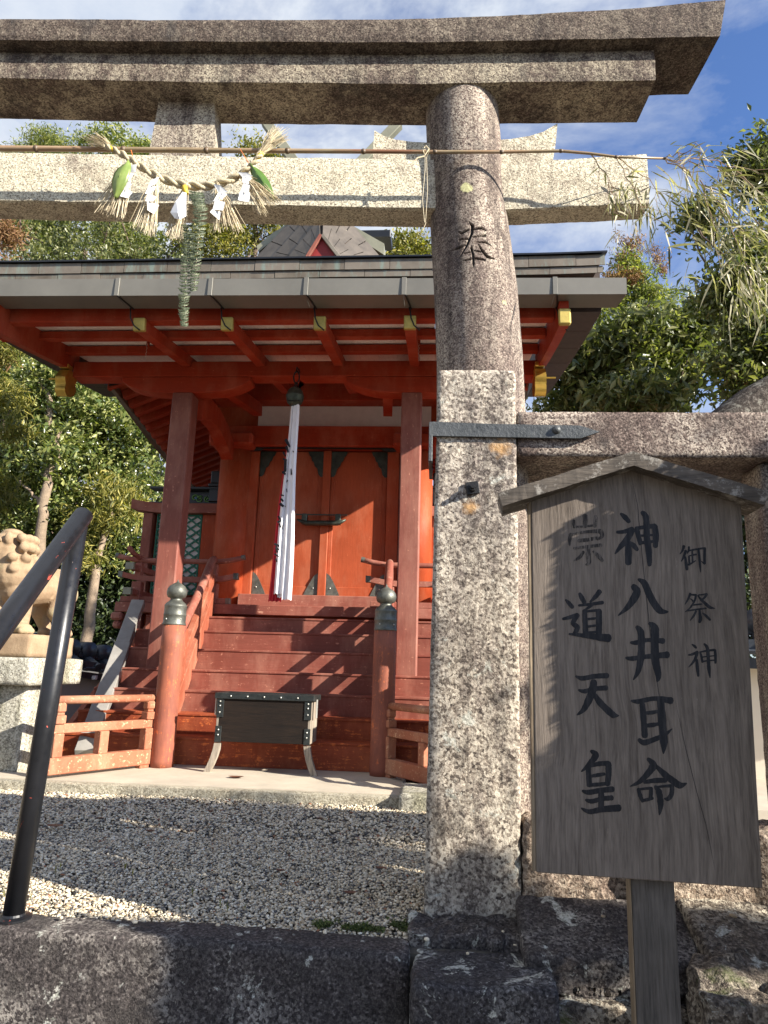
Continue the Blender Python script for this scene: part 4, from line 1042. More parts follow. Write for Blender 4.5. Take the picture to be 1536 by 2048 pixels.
# ---- stair rails from the newels up to the veranda
for (xa, ya), xb in (((-2.035, 5.42), -2.30), ((-.40, 5.44), -.485)):
    s = 1 if xb < -1 else -1
    def L(y, dz):   # point along the slope
        f = (y - ya) / (7.10 - ya); return np.array((xa + (xb - xa) * f, y, RZ[0] + .03 + (FZ + .05 - RZ[0] - .03) * f + dz))
    part('stair_stringer', beam(L(ya - .02, -.02), L(7.10, -.02), .075, .20, bev=.006), V_stringer, SH)
    part('stair_middle_rail', beam(L(ya, .30), L(7.09, .22), .062, .085, bev=.008), V_stringer, SH)
    top = [L(ya - .04, .585), L(ya + .4, .55), L(6.5, .46), L(6.85, .455), L(7.0, .44), L(7.10, .40)]
    part('stair_handrail', tube(top, [.034, .036, .038, .04, .04, .038], 14), V_rail, SH, True)
    for y in (5.85, 6.40, 6.85):
        part('stair_baluster', box((L(y, 0)[0] - .028, y - .04, L(y, .06)[2]), (L(y, 0)[0] + .028, y + .04, L(y, .53 - .10 * (y - 5.4) / 1.7)[2]), .005), V_stringer, SH)
# ---- porch posts, boat brackets, front beam
PX = [(-2.447, .098), (-.262, .094)]
for x, h in PX:
    pp = part('porch_post', box((x - h, 6.20, AZ), (x + h, 6.39, 3.315), .012), V_post, SH)
    part('base_stone', box((x - .17, 6.13, AZ - .02), (x + .17, 6.46, AZ + .03), .01), G_ped, pp)
KZ0, KZ1 = 3.472, at(500, 722, 6.2)[2]
part('front_beam', box((-3.56, 6.20, KZ0), (.93, 6.385, KZ1), .008), V_beam, SH)
for x in (-2.43, -.245):
    pts = [(-.63, KZ0 - .002), (-.63, KZ0 - .045), (-.56, KZ0 - .09), (-.47, KZ0 - .125), (-.36, KZ0 - .15), (-.2, KZ0 - .162), (.2, KZ0 - .162), (.36, KZ0 - .15), (.47, KZ0 - .125), (.56, KZ0 - .09), (.63, KZ0 - .045), (.63, KZ0 - .002)]
    o = part('boat_bracket', prism([(x + a, b) for a, b in pts], 6.202, 6.383), V_beam, SH); fix_normals(o)
    bv = o.modifiers.new('bevel', 'BEVEL'); bv.width = .006
# rainbow beams tying the porch to the main columns, with a diagonal strut
for x, xo in ((-2.36, .10), (-.28, -.10)):
    pts = [(6.38, 3.32), (6.6, 3.40), (6.9, 3.40), (7.2, 3.33), (7.46, 3.22), (7.46, 3.02), (7.25, 3.10), (6.95, 3.19), (6.65, 3.20), (6.38, 3.10)]
    o = part('rainbow_beam', prism(pts, x - .065, x + .065, 'x'), V_beam, SH); fix_normals(o)
    part('tie_bracket', beam((x + xo * 2.2, 6.38, 3.47), (x + xo * 3.0, 7.5, 3.62), .10, .14), V_beam, SH)
# ---- porch ceiling: rafters, battens, boards
def zraf(y): return 3.402 + .155 * (y - 5.12)     # underside of the rafters
gold = []
for px_ in (280, 455, 640, 820):
    xr = at(px_, 645, 5.12)[0]
    r_ = part('rafter', beam((xr, 5.14, zraf(5.14) + .05), (xr, 7.3, zraf(7.3) + .05), .088, .10, bev=.004), V_beam, SH)
    part('gilt_cap', beam((xr, 5.098, zraf(5.1) + .05), (xr, 5.142, zraf(5.14) + .05), .096, .108, bev=.006), M_goldp, r_)
xr = .47
r_ = part('rafter', beam((xr, 5.14, zraf(5.14) + .05), (xr, 7.3, zraf(7.3) + .05), .088, .10), V_beam, SH)
part('gilt_cap', beam((xr, 5.098, zraf(5.1) + .05), (xr, 5.142, zraf(5.14) + .05), .096, .108, bev=.006), M_goldp, r_)
part('eave_beam', box((-3.95, 5.16, zraf(5.16) + .098), (.885, 5.25, zraf(5.16) + .235), .004), V_beam, SH)
def solveY(py, off):
    lo_, hi_ = 5.0, 6.4
    for _ in range(40):
        m_ = (lo_ + hi_) / 2
        if at(560, py, m_)[2] > zraf(m_) + off: lo_ = m_ if at(560, py, 6.4)[2] < zraf(6.4) + off else lo_; hi_ = hi_ if at(560, py, 6.4)[2] < zraf(6.4) + off else m_
        else: hi_ = m_ if at(560, py, 6.4)[2] < zraf(6.4) + off else hi_; lo_ = lo_ if at(560, py, 6.4)[2] < zraf(6.4) + off else m_
    return (lo_ + hi_) / 2
BY_ = [5.60, 6.04]
for y in BY_: part('batten', box((-3.95, y, zraf(y) + .101), (.885, y + .075, zraf(y) + .170), .003), V_beam, SH)
part('batten', box((-3.95, 6.9, zraf(6.9) + .101), (.885, 6.98, zraf(6.9) + .18), .003), V_beam, SH)
nb = 26
for k in range(nb):
    x0 = -3.95 + (4.83 / nb) * k; x1 = x0 + 4.83 / nb - .003
    V = [(x0, 5.2, zraf(5.2) + .182), (x1, 5.2, zraf(5.2) + .182), (x1, 7.4, zraf(7.4) + .182), (x0, 7.4, zraf(7.4) + .182)]
    V += [(a, b, c + .012) for a, b, c in V]
    part('ceiling_board', (V, [(3, 2, 1, 0), (4, 5, 6, 7), (0, 1, 5, 4), (1, 2, 6, 5), (2, 3, 7, 6), (3, 0, 4, 7)]), M_ceil, SH)
# barge boards at both ends with gilt hanging ornaments
for xb, s in ((-3.60, -1), (.925, 1)):
    n = 14; V = []
    rows = []
    for i in range(n + 1):
        y = 4.98 + 1.32 * i / n; zc_ = zraf(y) + .03 + .05 * ((i / n) - .45) ** 2
        rows.append([(xb - .035, y, zc_ - .065), (xb + .035, y, zc_ - .065), (xb + .035, y, zc_ + .17), (xb - .035, y, zc_ + .17)])
    o = part('barge_board', sweep_quads(rows), V_beam, SH); fix_normals(o)
    part('gilt_cap', box((xb - .045, 4.955, zraf(4.98) - .03), (xb + .045, 5.0, zraf(4.98) + .10), .01), M_goldp, o)
    # gegyo ornament: curled plate in profile, ribbed at the front
    ox = xb + (-.005 if s < 0 else -.02)
    prof = []
    for i in range(25):
        t = i / 24; a = pi * (.5 + t); prof.append((6.16 + .0 + .075 * cos(a) * (1 + .15 * sin(6 * pi * t)), 3.385 + .135 * sin(a)))
    prof += [(6.22, 3.27), (6.27, 3.30), (6.30, 3.36), (6.27, 3.42), (6.30, 3.47), (6.26, 3.515)]
    o = part('gilt_ornament', prism(prof, ox - .05, ox + .05, 'x'), M_gold, SH); fix_normals(o)
    for k in range(6):
        part('gilt_rib', tube([(ox - .052, 6.098 + .02 * abs(k - 2.5) / 2.5, 3.30 + .034 * k), (ox + .052, 6.098 + .02 * abs(k - 2.5) / 2.5, 3.30 + .034 * k)], .009, 8), M_gold, o)
    part('gilt_ornament', box((ox - .045, 6.10, 3.525), (ox + .045, 6.20, 3.57), .008), M_gold, SH)
    part('gilt_pin', tube([(ox, 6.13, 3.42), (ox + s * .14, 6.13, 3.42)], .009, 8), M_gold, SH)
# ---- porch roof: sheets of copper shingles, thick eave, side verges
RX0, RX1 = -3.95, 1.22
def ztop(y): return 3.93 + .40 * (y - 4.96) + .02 * (y - 4.96) ** 2
def lift(x): return .028 * max(0, abs(x - XA) - 1.9) ** 2 * (1 if x > XA else 1)
rows = []
for i in range(31):
    x = RX0 + (RX1 - RX0) * i / 30; l = lift(x)
    sl = .055 if i == 30 else 0
    rows.append([(x - sl, 4.98, 3.765 + l), (x, 4.965, 3.905 + l), (x, 5.9, ztop(5.9) + l), (x, 7.3, ztop(7.3)), (x - sl, 7.3, ztop(7.3) - .12), (x - sl, 5.3, 3.80 + l)])
o = part('porch_roof', sweep_quads(rows), M_soffit, SH); fix_normals(o)
# shingles on the thick front edge (two courses) and over the roof
def plate(c, ux, uy, un, w, h, t=.006):
    c = np.array(c, float); V = []
    for n_ in (0, t):
        for a, b in ((-1, -1), (1, -1), (1, 1), (-1, 1)): V.append(c + ux * a * w / 2 + uy * b * h / 2 + un * n_)
    return V, [(0, 3, 2, 1), (4, 5, 6, 7), (0, 1, 5, 4), (1, 2, 6, 5), (2, 3, 7, 6), (3, 0, 4, 7)]
ex, ey, ez = np.eye(3)
sw = .355
for row, (z0_, hh, yy, off) in enumerate(((3.765, .058, 4.975, .55), (3.822, .092, 4.962, .0))):
    x = RX0 - sw * off
    while x < RX1 - .02:
        x0 = max(x, RX0); x1 = min(x + sw - .004, RX1 + (.0 if row == 0 else .015)); w_ = x1 - x0
        if w_ > .03:
            cx = (x0 + x1) / 2; ll = lift(cx) + random.uniform(-.0015, .0015); ll2 = (lift(x1) - lift(x0)) / w_
            ux = np.array((1, 0, ll2)); ux /= np.linalg.norm(ux)
            part('eave_shingle', plate((cx, yy + random.uniform(-.002, .002), z0_ + ll + hh / 2), ux, np.array((0, random.uniform(-.05, .03), 1.0)), np.array((0, -1.0, 0)), w_, hh - .004, .008), M_shingle, SH)
        x += sw
rows = []
for i in range(31):
    x = RX0 + (RX1 + .03 - RX0) * i / 30; l = lift(x)
    rows.append([(x, 4.93, 3.914 + l), (x, 5.02, 3.93 + l), (x, 5.02, 3.942 + l), (x, 4.93, 3.928 + l)])
o = part('eave_edging', sweep_quads(rows), M_black, SH); fix_normals(o)
for r in range(11):
    y = 5.05 + r * .2
    x = RX0 - (r % 2) * .18
    while x < RX1 - .05:
        x0 = max(x, RX0); x1 = min(x + .36, RX1); cx = (x0 + x1) / 2
        sl = (ztop(y + .2) - ztop(y)) / .2; uy = np.array((0, 1, sl)); uy /= np.linalg.norm(uy)
        part('roof_shingle', plate((cx, y + .1, ztop(y + .1) + lift(cx) * max(0, 1 - r / 8) + .004), ex, uy, np.cross(ex, uy), x1 - x0 - .004, .212, .01), M_shingle, SH)
        x += .36
# right and left verge soffit made of plates
for xe0, xe1 in ((.962, 1.235), (-3.95, -3.64)):
    for k in range(6):
        y0_, y1_ = 5.13 + k * .40, 5.13 + (k + 1) * .40 - .006
        f = lambda y: 3.535 + .095 * (y - 5.1) + .02 * max(0, y - 6.3)
        e = lambda y: -.012 * (y - 5.1) ** 2
        if xe0 > 0: xa0, xa1, xb0, xb1 = xe0, xe1 + e(y0_), xe0, xe1 + e(y1_)
        else: xa0, xa1, xb0, xb1 = xe0 - e(y0_), xe1, xe0 - e(y1_), xe1
        V = [(xa0, y0_, f(y0_)), (xa1, y0_, f(y0_)), (xb1, y1_, f(y1_)), (xb0, y1_, f(y1_))]
        V += [(a, b, ztop(b) - .02) for a, b, c in V]
        part('verge_plate', (V, [(3, 2, 1, 0), (4, 5, 6, 7), (0, 1, 5, 4), (1, 2, 6, 5), (2, 3, 7, 6), (3, 0, 4, 7)]), M_soffit, SH)
# ---- gutter with straps
GT = thing('box_gutter', (-1.3, 5.0, 3.6), 'long grey metal box gutter with joint straps along the porch eave', 'gutter')
gz = lambda px, py: at(px, py, 4.88)[2]
zl0, zl1 = gz(0, 592), gz(0, 559); zr0, zr1 = gz(1252, 588), gz(1255, 556)
xl_, xr_ = at(0, 575, 4.88)[0], at(1254, 572, 4.88)[0]
def gzf(x): f = (x - xl_) / (xr_ - xl_); return zl0 + (zr0 - zl0) * f, zl1 + (zr1 - zl1) * f
joints = [-4.4] + [at(p, 575, 4.88)[0] for p in (235, 421, 612, 808, 1110)] + [xr_]
for a, b in zip(joints[:-1], joints[1:]):
    za0, za1 = gzf(a); zb0_, zb1_ = gzf(b - .003)
    rows = []
    for x, (q0, q1) in ((a, (za0, za1)), (b - .003, (zb0_, zb1_))):
        xx = x - (.028 if x > xr_ - .01 else 0)
        rows.append([(xx, 5.085, q0), (x, 4.88, q0), (x, 4.875, q1), (x, 4.885, q1), (x, 4.892, q0 + .008), (xx, 5.075, q0 + .008), (xx, 5.08, q1 + .004), (xx, 5.09, q1 + .004)])
    o = part('gutter_length', sweep_quads(rows), M_gutter, GT); fix_normals(o)
for x in joints[1:-1]:
    q0, q1 = gzf(x)
    b_ = part('gutter_strap', box((x - .017, 4.868, q0 - .005), (x + .017, 4.876, q1 + .006), .001), M_gutter, GT)
    part('gutter_strap', beam((x + .012, 4.87, q0 - .006), (x + .05, 5.09, q0 - .006), .012, .006, bev=.001), M_iron, GT)
    part('strap_hook', tube([(x + .035, 5.06, q0 - .01), (x + .045, 5.05, q0 - .05), (x + .05, 5.05, q0 - .10), (x + .075, 5.07, q0 - .155), (x + .12, 5.085, q0 - .19)], .006, 8), M_iron, GT, True)
# little hooks with a dangling wire under the eave
for px, py in ((297, 690), (838, 690)):
    p = at(px, py, 5.83)
    hk = part('ceiling_hook', box((p[0] - .012, 5.81, p[2] - .01), (p[0] + .012, 5.83, p[2] + .09), .002), V_beam, SH)
    pts = [(p[0] + .004 * sin(i * 1.9), 5.80, p[2] - i * .011) for i in range(16)]
    part('wire', tube(pts, .0018, 5), M_stud, SH)
# ---- body: columns, walls, lintels, doors
for x in (-2.345, -.262):
    part('round_column', tube([(x, 7.80, FZ - .1), (x, 7.80, 3.22)], .19, 36), V_wall, SH, True)
    part('bearing_block', box((x - .25, 7.46, 3.20), (x + .25, 8.0, 3.36), .03), V_beam, SH)
part('threshold', box((-2.16, 7.58, FZ - .004), (-.45, 7.86, 1.545), .006), V_rail, SH)
part('door_lintel', box((-2.5, 7.60, 3.235), (.0, 7.86, 3.47), .006), V_beam, SH)
part('plaster_band', box((-2.12, 7.76, 3.46), (-.10, 7.80, 3.78), 0), M_white, SH)
part('upper_beam', box((-2.6, 7.56, 3.765), (.05, 7.86, 4.03), .006), V_beam, SH)
part('upper_wall', box((-2.7, 7.80, 3.3), (.1, 7.84, 4.6), 0), V_wall, SH)
part('ceiling_beam', box((-2.6, 7.0, 3.83), (.05, 7.2, 4.02), .006), V_beam, SH)
part('jamb', box((-2.17, 7.74, 1.54), (-2.07, 7.86, 3.24), .004), V_wall, SH)
part('jamb', box((-.585, 7.74, 1.54), (-.45, 7.86, 3.24), .004), V_wall, SH)
doors = []
for x0, x1 in ((-2.066, -1.325), (-1.235, -.588)):
    d_ = part('door', box((x0, 7.80, 1.545), (x1, 7.84, 3.222), .002), V_dark, SH)
    part('door_rail', box((x0 + .002, 7.786, 1.548), (x1 - .002, 7.802, 1.66), .004), V_dark, d_)
    part('door_stile', box((x0 + .002, 7.788, 1.662), (x0 + .045, 7.802, 3.22), .004), V_dark, d_)
    part('door_stile', box((x1 - .05, 7.788, 1.662), (x1 - .002, 7.802, 3.22), .004), V_dark, d_)
    # cusped metal corner plates
    for cx, sx in ((x0, 1), (x1, -1)):
        for zz, sz, hh in ((3.218, -1, .30), (1.552, 1, .26)):
            pr_ = [(0, 0), (.185, 0), (.165, .05), (.15, .06), (.135, .11), (.115, .125), (.10, .175), (.07, .20), (.055, hh * .9), (.03, hh), (0, hh)]
            if sz > 0: pr_ = [(0, 0), (.16, 0), (.14, .05), (.11, .11), (.08, .17), (.04, .235), (0, hh)]
            o = part('door_fitting', prism([(cx + sx * a, zz + sz * b) for a, b in pr_], 7.776, 7.784), M_bronzed if sz < 0 else M_bronze, d_); fix_normals(o)
            if sz > 0: part('stud', ball((cx + sx * .05, 7.774, zz + .09), .008, 8, 5), M_stud, d_, True)
    doors.append(d_)
part('meeting_post', box((-1.325, 7.755, 1.545), (-1.235, 7.86, 3.225), .005), V_dark, SH)
part('hinge_bar', box((-2.15, 7.66, 3.222), (-.52, 7.70, 3.234), .002), M_iron, SH)
for x in (-2.12, -.55): part('hinge_boss', ball((x, 7.70, 3.225), .045, 12, 8, (2.4, .6, .7)), M_iron, SH, True)
lk = thing('door_bolt', (-1.28, 7.72, 2.4), 'dark metal sliding bolt across the middle of the vermilion double doors', 'door bolt')
part('bar', box((-1.60, 7.712, 2.455), (-1.02, 7.728, 2.468), .001), M_bronzed, lk)
part('bolt', tube([(-1.58, 7.70, 2.40), (-1.52, 7.70, 2.375), (-1.48, 7.70, 2.36), (-1.12, 7.70, 2.365), (-1.08, 7.70, 2.38), (-1.03, 7.70, 2.405)], [.010, .022, .030, .030, .022, .010], 12), M_bronzed, lk, True)
for x in (-1.50, -1.12): part('staple', box((x - .03, 7.69, 2.35), (x + .03, 7.76, 2.47), .006), M_bronzed, lk)
# ---- wings set back on both sides with green lattice windows
for s in (-1, 1):
    def X(x): return x if s < 0 else 2 * XA - x
    def bx(n, x0, x1, y0, y1, z0, z1, m, p=SH, bev=.004):
        a, b = sorted((X(x0), X(x1))); return part(n, box((a, y0, z0), (b, y1, z1), bev), m, p)
    bx('wing_wall', -3.40, -2.5, 8.08, 8.12, FZ, 2.55, V_wall)
    bx('wing_jamb', -2.775, -2.5, 8.02, 8.085, FZ, 2.51, V_wall)
    bx('wing_post', -3.47, -3.36, 7.96, 8.14, FZ, 2.51, V_post)
    rows = []
    for i in range(15):
        x = -3.62 + 1.14 * i / 14; up = .045 * max(0, 1 - i / 4) ** 1.5
        rows.append([(X(x), 7.93, 2.512 + up), (X(x), 8.12, 2.512 + up), (X(x), 8.12, 2.625 + up), (X(x), 7.93, 2.625 + up)])
    o = part('wing_beam', sweep_quads(rows), V_rail, SH); fix_normals(o)
    w_ = bx('lattice_window', -3.33, -2.778, 8.055, 8.079, 1.56, 2.51, M_latw, SH, 0)
    fx0, fx1, fz0, fz1 = -3.33, -2.778, 1.56, 2.51
    for x0, x1, z0, z1 in ((fx0, fx1, fz0, fz0 + .02), (fx0, fx1, fz1 - .02, fz1), (fx0, fx0 + .02, fz0 + .02, fz1 - .02), (fx1 - .02, fx1, fz0 + .02, fz1 - .02)):
        bx('window_frame', x0, x1, 8.02, 8.054, z0, z1, M_green, w_)
    for d in (1, -1):
        k = -8
        while k < 26:
            # line z = fz0 + d*(x-fx0)*.8 + k*.0865
            pts = []
            c_ = fz0 + k * .098
            for x in np.linspace(fx0 + .015, fx1 - .015, 60):
                z = c_ + d * (x - fx0) * .71
                if fz0 + .015 <= z <= fz1 - .015: pts.append((x, z))
            if len(pts) > 3:
                (xa_, za_), (xb_, zb_) = pts[0], pts[-1]
                part('lattice_slat', beam((X(xa_), 8.036 + .008 * d, za_), (X(xb_), 8.036 + .008 * d, zb_), .014, .020, up=(0, 0, 1), bev=0), M_green, w_)
            k += 1
    bx('frieze_panel', -3.0, -2.62, 8.06, 8.085, 2.64, 2.80, M_black)
    bx('black_cornice', -3.42, -2.5, 7.96, 8.1, 2.63, 2.648, M_black)
    bx('black_cornice', -3.42, -2.5, 7.94, 8.1, 2.80, 2.83, M_black)
    for k, (w2, z0, z1) in enumerate(((.075, 2.65, 2.80), (.09, 2.835, 2.87), (.065, 2.875, 3.02))):
        bx('black_bracket', -2.62 - w2, -2.62 + w2, 7.93, 8.09, z0, z1, M_black, SH, .006)
    # painted carving on the frieze: green scrolls with a blue and yellow flower
    for a, (ccx, ccz, rr_, m_) in enumerate(((-2.90, 2.72, .045, M_green), (-2.84, 2.70, .05, M_green), (-2.74, 2.70, .045, M_green), (-2.70, 2.745, .03, M_green))):
        pts = [(X(ccx + rr_ * (1 - t / 16) * cos(t * .62 + a)), 8.05, ccz + rr_ * .9 * (1 - t / 16) * sin(t * .62 + a)) for t in range(15)]
        part('painted_scroll', tube(pts, .008, 6), simple('scroll_green', (.12, .26, .06), .6) if a == 0 and s < 0 else bpy.data.materials['scroll_green'], SH, True)
    part('painted_flower', ball((X(-2.885), 8.05, 2.715), .020, 8, 6, (1, .4, 1)), simple('flower_blue', (.05, .09, .4), .5), SH, True)
# dark backing body so that no daylight shows through the building
part('inner_wall', box((-2.50, 7.86, FZ), (-.12, 10.6, 4.4), 0), V_wall, SH)
part('inner_wall', box((-3.40, 8.13, FZ), (.78, 10.4, 2.55), 0), V_wall, SH)
part('inner_wall', box((-3.15, 7.40, AZ), (.55, 10.6, FZ - .1), 0), V_wall, SH)
# painted skirting seen past the right post
sk = part('skirting_panel', box((-.235, 7.085, 1.10), (.10, 7.098, 1.245), .002), M_latw, SH)
for i in range(5): part('skirting_stud', ball((-.215 + .045 * i, 7.082, 1.222), .010, 6, 4), M_bronzed, sk)
part('skirting_scroll', tube([(-.205 + .026 * cos(t * .5), 7.082, 1.155 + .035 * sin(t * .5)) for t in range(9)], .006, 5), M_bronzed, sk)
part('skirting_scroll', tube([(-.13, 7.082, 1.195), (-.13, 7.082, 1.14), (-.11, 7.082, 1.118), (-.092, 7.082, 1.14), (-.092, 7.082, 1.195)], .006, 5), M_bronzed, sk)

# ---- main roof: side eaves with rafters, copper slopes, front gable, crossed finials
def zeave(y): return 3.56 - .235 * (y - 7) + .035 * (y - 7) ** 2
for s in (-1, 1):
    def X(x): return x if s < 0 else 2 * XA - x
    for k in range(20):
        y = 7.02 + k * .165
        z = zeave(y)
        part('eave_rafter', beam((X(-3.42), y, z + .045), (X(-2.30), y, z + .045 + 1.12 * .42), .075, .085, bev=.003), V_beam, SH)
    rows = []
    prof = []
    for j in range(9):
        f = j / 8; prof.append(f)
    V = []; Fc = []
    ys = np.linspace(6.85, 10.4, 15)
    for top in (0, 1):
        for y in ys:
            for f in prof:
                x = -3.52 + 2.21 * f; yy_ = y + 1.0 * min(1, f * 1.6) * (1 - (y - 6.85) / 3.55)
                if top: z = zeave(y) + .20 + (5.62 - zeave(y) - .20) * (f ** 1.25)
                else: z = zeave(y) + .092 + .42 * 2.21 * f - .04
                V.append((X(x), yy_, z))
    nY, nF = len(ys), len(prof); S_ = nY * nF
    for i in range(nY - 1):
        for j in range(nF - 1):
            a = i * nF + j
            Fc += [(a, a + 1, a + nF + 1, a + nF), (S_ + a, S_ + a + nF, S_ + a + nF + 1, S_ + a + 1)]
    for j in range(nF - 1):
        Fc += [(j, S_ + j, S_ + j + 1, j + 1), ((nY - 1) * nF + j, (nY - 1) * nF + j + 1, S_ + (nY - 1) * nF + j + 1, S_ + (nY - 1) * nF + j)]
    for i in range(nY - 1):
        a, b = i * nF, (i + 1) * nF; Fc.append((a, b, S_ + b, S_ + a)); 
    o = part('main_roof_slope', (V, Fc), M_soffit if False else M_copper, SH); fix_normals(o)
    V2 = [(X(-3.45), y, zeave(y) + .088) for y in ys] + [(X(-2.28), y, zeave(y) + .088 + 1.17 * .42) for y in ys]
    V2 += [(a, b, c + .012) for a, b, c in V2]; n = len(ys)
    Fc = []
    for i in range(n - 1): Fc += [(i, i + 1, n + i + 1, n + i), (2 * n + i, 3 * n + i, 3 * n + i + 1, 2 * n + i + 1)]
    o = part('soffit_board', (V2, Fc), V_wall, SH); fix_normals(o)
    # front barge of the main roof
    o = part('main_barge_board', prism([(X(-3.50), zeave(6.9) + .005), (X(-2.3), zeave(6.9) + .50), (X(-2.3), zeave(6.9) + .74), (X(-3.50), zeave(6.9) + .19)], 6.80, 6.86), V_beam, SH); fix_normals(o)
    o = part('barge_line', prism([(X(-3.48), zeave(6.9) + .035), (X(-2.4), zeave(6.9) + .27), (X(-2.4), zeave(6.9) + .295), (X(-3.48), zeave(6.9) + .062)], 6.790, 6.798), M_black, SH); fix_normals(o)
    part('eave_fascia', beam((X(-3.47), 6.86, zeave(6.9) + .10), (X(-3.47), 9.6, zeave(9.6) + .10), .05, .17), M_copper, SH)

# front gable seen between tie beam and eave
GY = 7.0
ap = at(643, 385, GY); inn = at(643, 471, GY); bl_ = at(509, 527, GY); br_ = at(764, 527, GY); il = at(607, 529, GY); ir = at(688, 529, GY)
part('gable_panel', prism([(il[0] - .08, 4.9), (ir[0] + .08, 4.9), (inn[0], inn[2] + .05)], GY + .025, GY + .04), M_gable, SH)
def gable_side(inner_bot, outer_bot, sgn):
    a = np.array((inn[0], GY, inn[2])); b = np.array((inner_bot[0], GY, inner_bot[2])); b = a + (b - a) * 1.45
    d = np.array((outer_bot[0], GY + .42, at(509 if sgn < 0 else 764, 527, GY + .42)[2])); d[0] = at(509 if sgn < 0 else 764, 527, GY + .42)[0]
    c = at(643, 385, GY + .42); c = np.array(c); d = c + (d - c) * 1.45
    return a, b, c, d       # inner edge a->b (front), outer edge c->d (further back, higher)
for sgn, ib, ob in ((-1, il, bl_), (1, ir, br_)):
    a, b, c, d = gable_side(ib, ob, sgn)
    u = (b - a) / np.linalg.norm(b - a); v_ = ((c - a) + (d - b)) / 2
    nrm = np.cross(u, v_); nrm /= np.linalg.norm(nrm)
    if nrm[1] > 0: nrm = -nrm
    V = [a, b, d, c] + [p - nrm * .02 for p in (a, b, d, c)]
    o = part('gable_verge', (V, [(0, 1, 2, 3), (7, 6, 5, 4), (0, 4, 5, 1), (1, 5, 6, 2), (2, 6, 7, 3), (3, 7, 4, 0)]), M_soffit, SH); fix_normals(o)
    rows_ = 3; cols = 6
    for r in range(rows_):
        off = (r % 2) * .5
        for k in range(-1, cols + 1):
            f0 = (k + off) / cols; f1 = (k + 1 + off) / cols; f0 = max(0, f0 + .004); f1 = min(1, f1 - .004)
            if f1 - f0 < .02: continue
            g0, g1 = r / rows_ + .008, (r + 1) / rows_ - .004
            P_ = lambda f, g: (a + (b - a) * f) * (1 - g) + (c + (d - c) * f) * g
            tilt = .016 * 1
            q = [P_(f0, g0) + nrm * .020, P_(f1, g0) + nrm * .020, P_(f1, g1) + nrm * .032, P_(f0, g1) + nrm * .032]
            V = q + [p + nrm * .010 for p in q]
            o = part('gable_shingle', (V, [(0, 1, 2, 3), (7, 6, 5, 4), (0, 4, 5, 1), (1, 5, 6, 2), (2, 6, 7, 3), (3, 7, 4, 0)]), M_gshingle, SH); fix_normals(o)
    # thin copper lip on the inner edge
    part('verge_lip', beam(a + nrm * .01, b + nrm * .01, .04, .03, up=(0, 1, 0)), M_copper if sgn > 0 else V_post, SH)
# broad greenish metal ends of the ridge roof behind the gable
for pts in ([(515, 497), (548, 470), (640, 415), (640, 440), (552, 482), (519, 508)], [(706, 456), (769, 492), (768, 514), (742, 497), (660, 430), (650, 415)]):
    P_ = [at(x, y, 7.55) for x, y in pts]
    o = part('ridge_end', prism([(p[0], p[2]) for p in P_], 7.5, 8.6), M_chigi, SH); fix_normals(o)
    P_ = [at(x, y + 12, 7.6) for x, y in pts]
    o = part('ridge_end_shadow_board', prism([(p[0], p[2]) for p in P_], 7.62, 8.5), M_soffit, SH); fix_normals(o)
# crossed finials
def chigi(pa, pb, y, w):
    a = at(*pa, y); b = at(*pb, y); d = b - a; a = a - d * .25; b = b + d * 2.1
    return beam((a[0], y, a[2]), (b[0], y, b[2]), .16, w, up=(0, 1, 0), bev=.006)
def chigi2(pa, pb, y, th, dep):
    a = at(*pa, y); b = at(*pb, y); d = b - a; a = a - d * .25; b = b + d * 2.1
    return beam((a[0], y, a[2]), (b[0], y, b[2]), th, dep, up=(0, 1, 0), bev=.006)
part('crossed_finial', chigi2((541, 258), (583, 317), 7.25, .115, .10), M_chigi, SH)
part('crossed_finial', chigi2((784, 262), (728, 320), 7.36, .115, .10), M_chigi, SH)
p = at(761, 466, 7.9)
part('ridge_log', box((p[0] - .9, 7.9, p[2] - .06), (p[0] + .13, 8.2, p[2] + .05), .01), M_black, SH)
part('ridge_box', box((XA - .2, 7.3, 5.45), (XA + .2, 10.4, 5.78), .01), M_copper, SH)

# ---- two low wing fences beside the stairs
def lowfence(p0, p1, label):
    p0, p1 = np.array(p0), np.array(p1); c = (p0 + p1) / 2
    t = thing('low_wooden_fence', (c[0], c[1], AZ), label, 'fence', 'low splayed fences at the foot of the stairs')
    d = (p1 - p0); Ln = np.linalg.norm(d); d = d / Ln; D = np.array((d[0], d[1], 0))
    P = lambda s, z: np.array((p0[0] + d[0] * s, p0[1] + d[1] * s, z))
    part('bottom_rail', beam(P(-.01, .125), P(Ln + .01, .125), .07, .105, bev=.006), V_fence, t)
    part('middle_rail', beam(P(-.02, .355), P(Ln + .02, .355), .045, .06, bev=.005), V_fence, t)
    part('top_rail', tube([P(-.0, .535), P(Ln * .5, .535), P(Ln, .535)], .027, 12), V_fence, t, True)
    for s, fl in ((.035, 1), (Ln * .52, 0), (Ln - .04, 1)):
        a = P(s, 0)
        part('post', beam((a[0], a[1], .178), (a[0], a[1], .325), .07, .07, up=tuple(D), bev=.004), V_fence, t)
        if fl:
            part('post', beam((a[0], a[1], .386), (a[0], a[1], .44), .07, .07, up=tuple(D), bev=.004), V_fence, t)
            part('post_neck', beam((a[0], a[1], .441), (a[0], a[1], .455), .05, .05, up=tuple(D), bev=.003), V_fence, t)
            part('post', beam((a[0], a[1], .456), (a[0], a[1], .515), .066, .066, up=tuple(D), bev=.010), V_fence, t)
    part('foot', beam(P(.01, .061), P(.09, .061), .06, .024), V_fence, t)
    return t
l0 = atz(292, 1528, .075); l1 = atz(98, 1550, .075)
lowfence((l0[0], l0[1] + .03), (l1[0] - .02, l1[1]), 'low three-rail wooden fence with peeling vermilion paint, left of the offertory box')
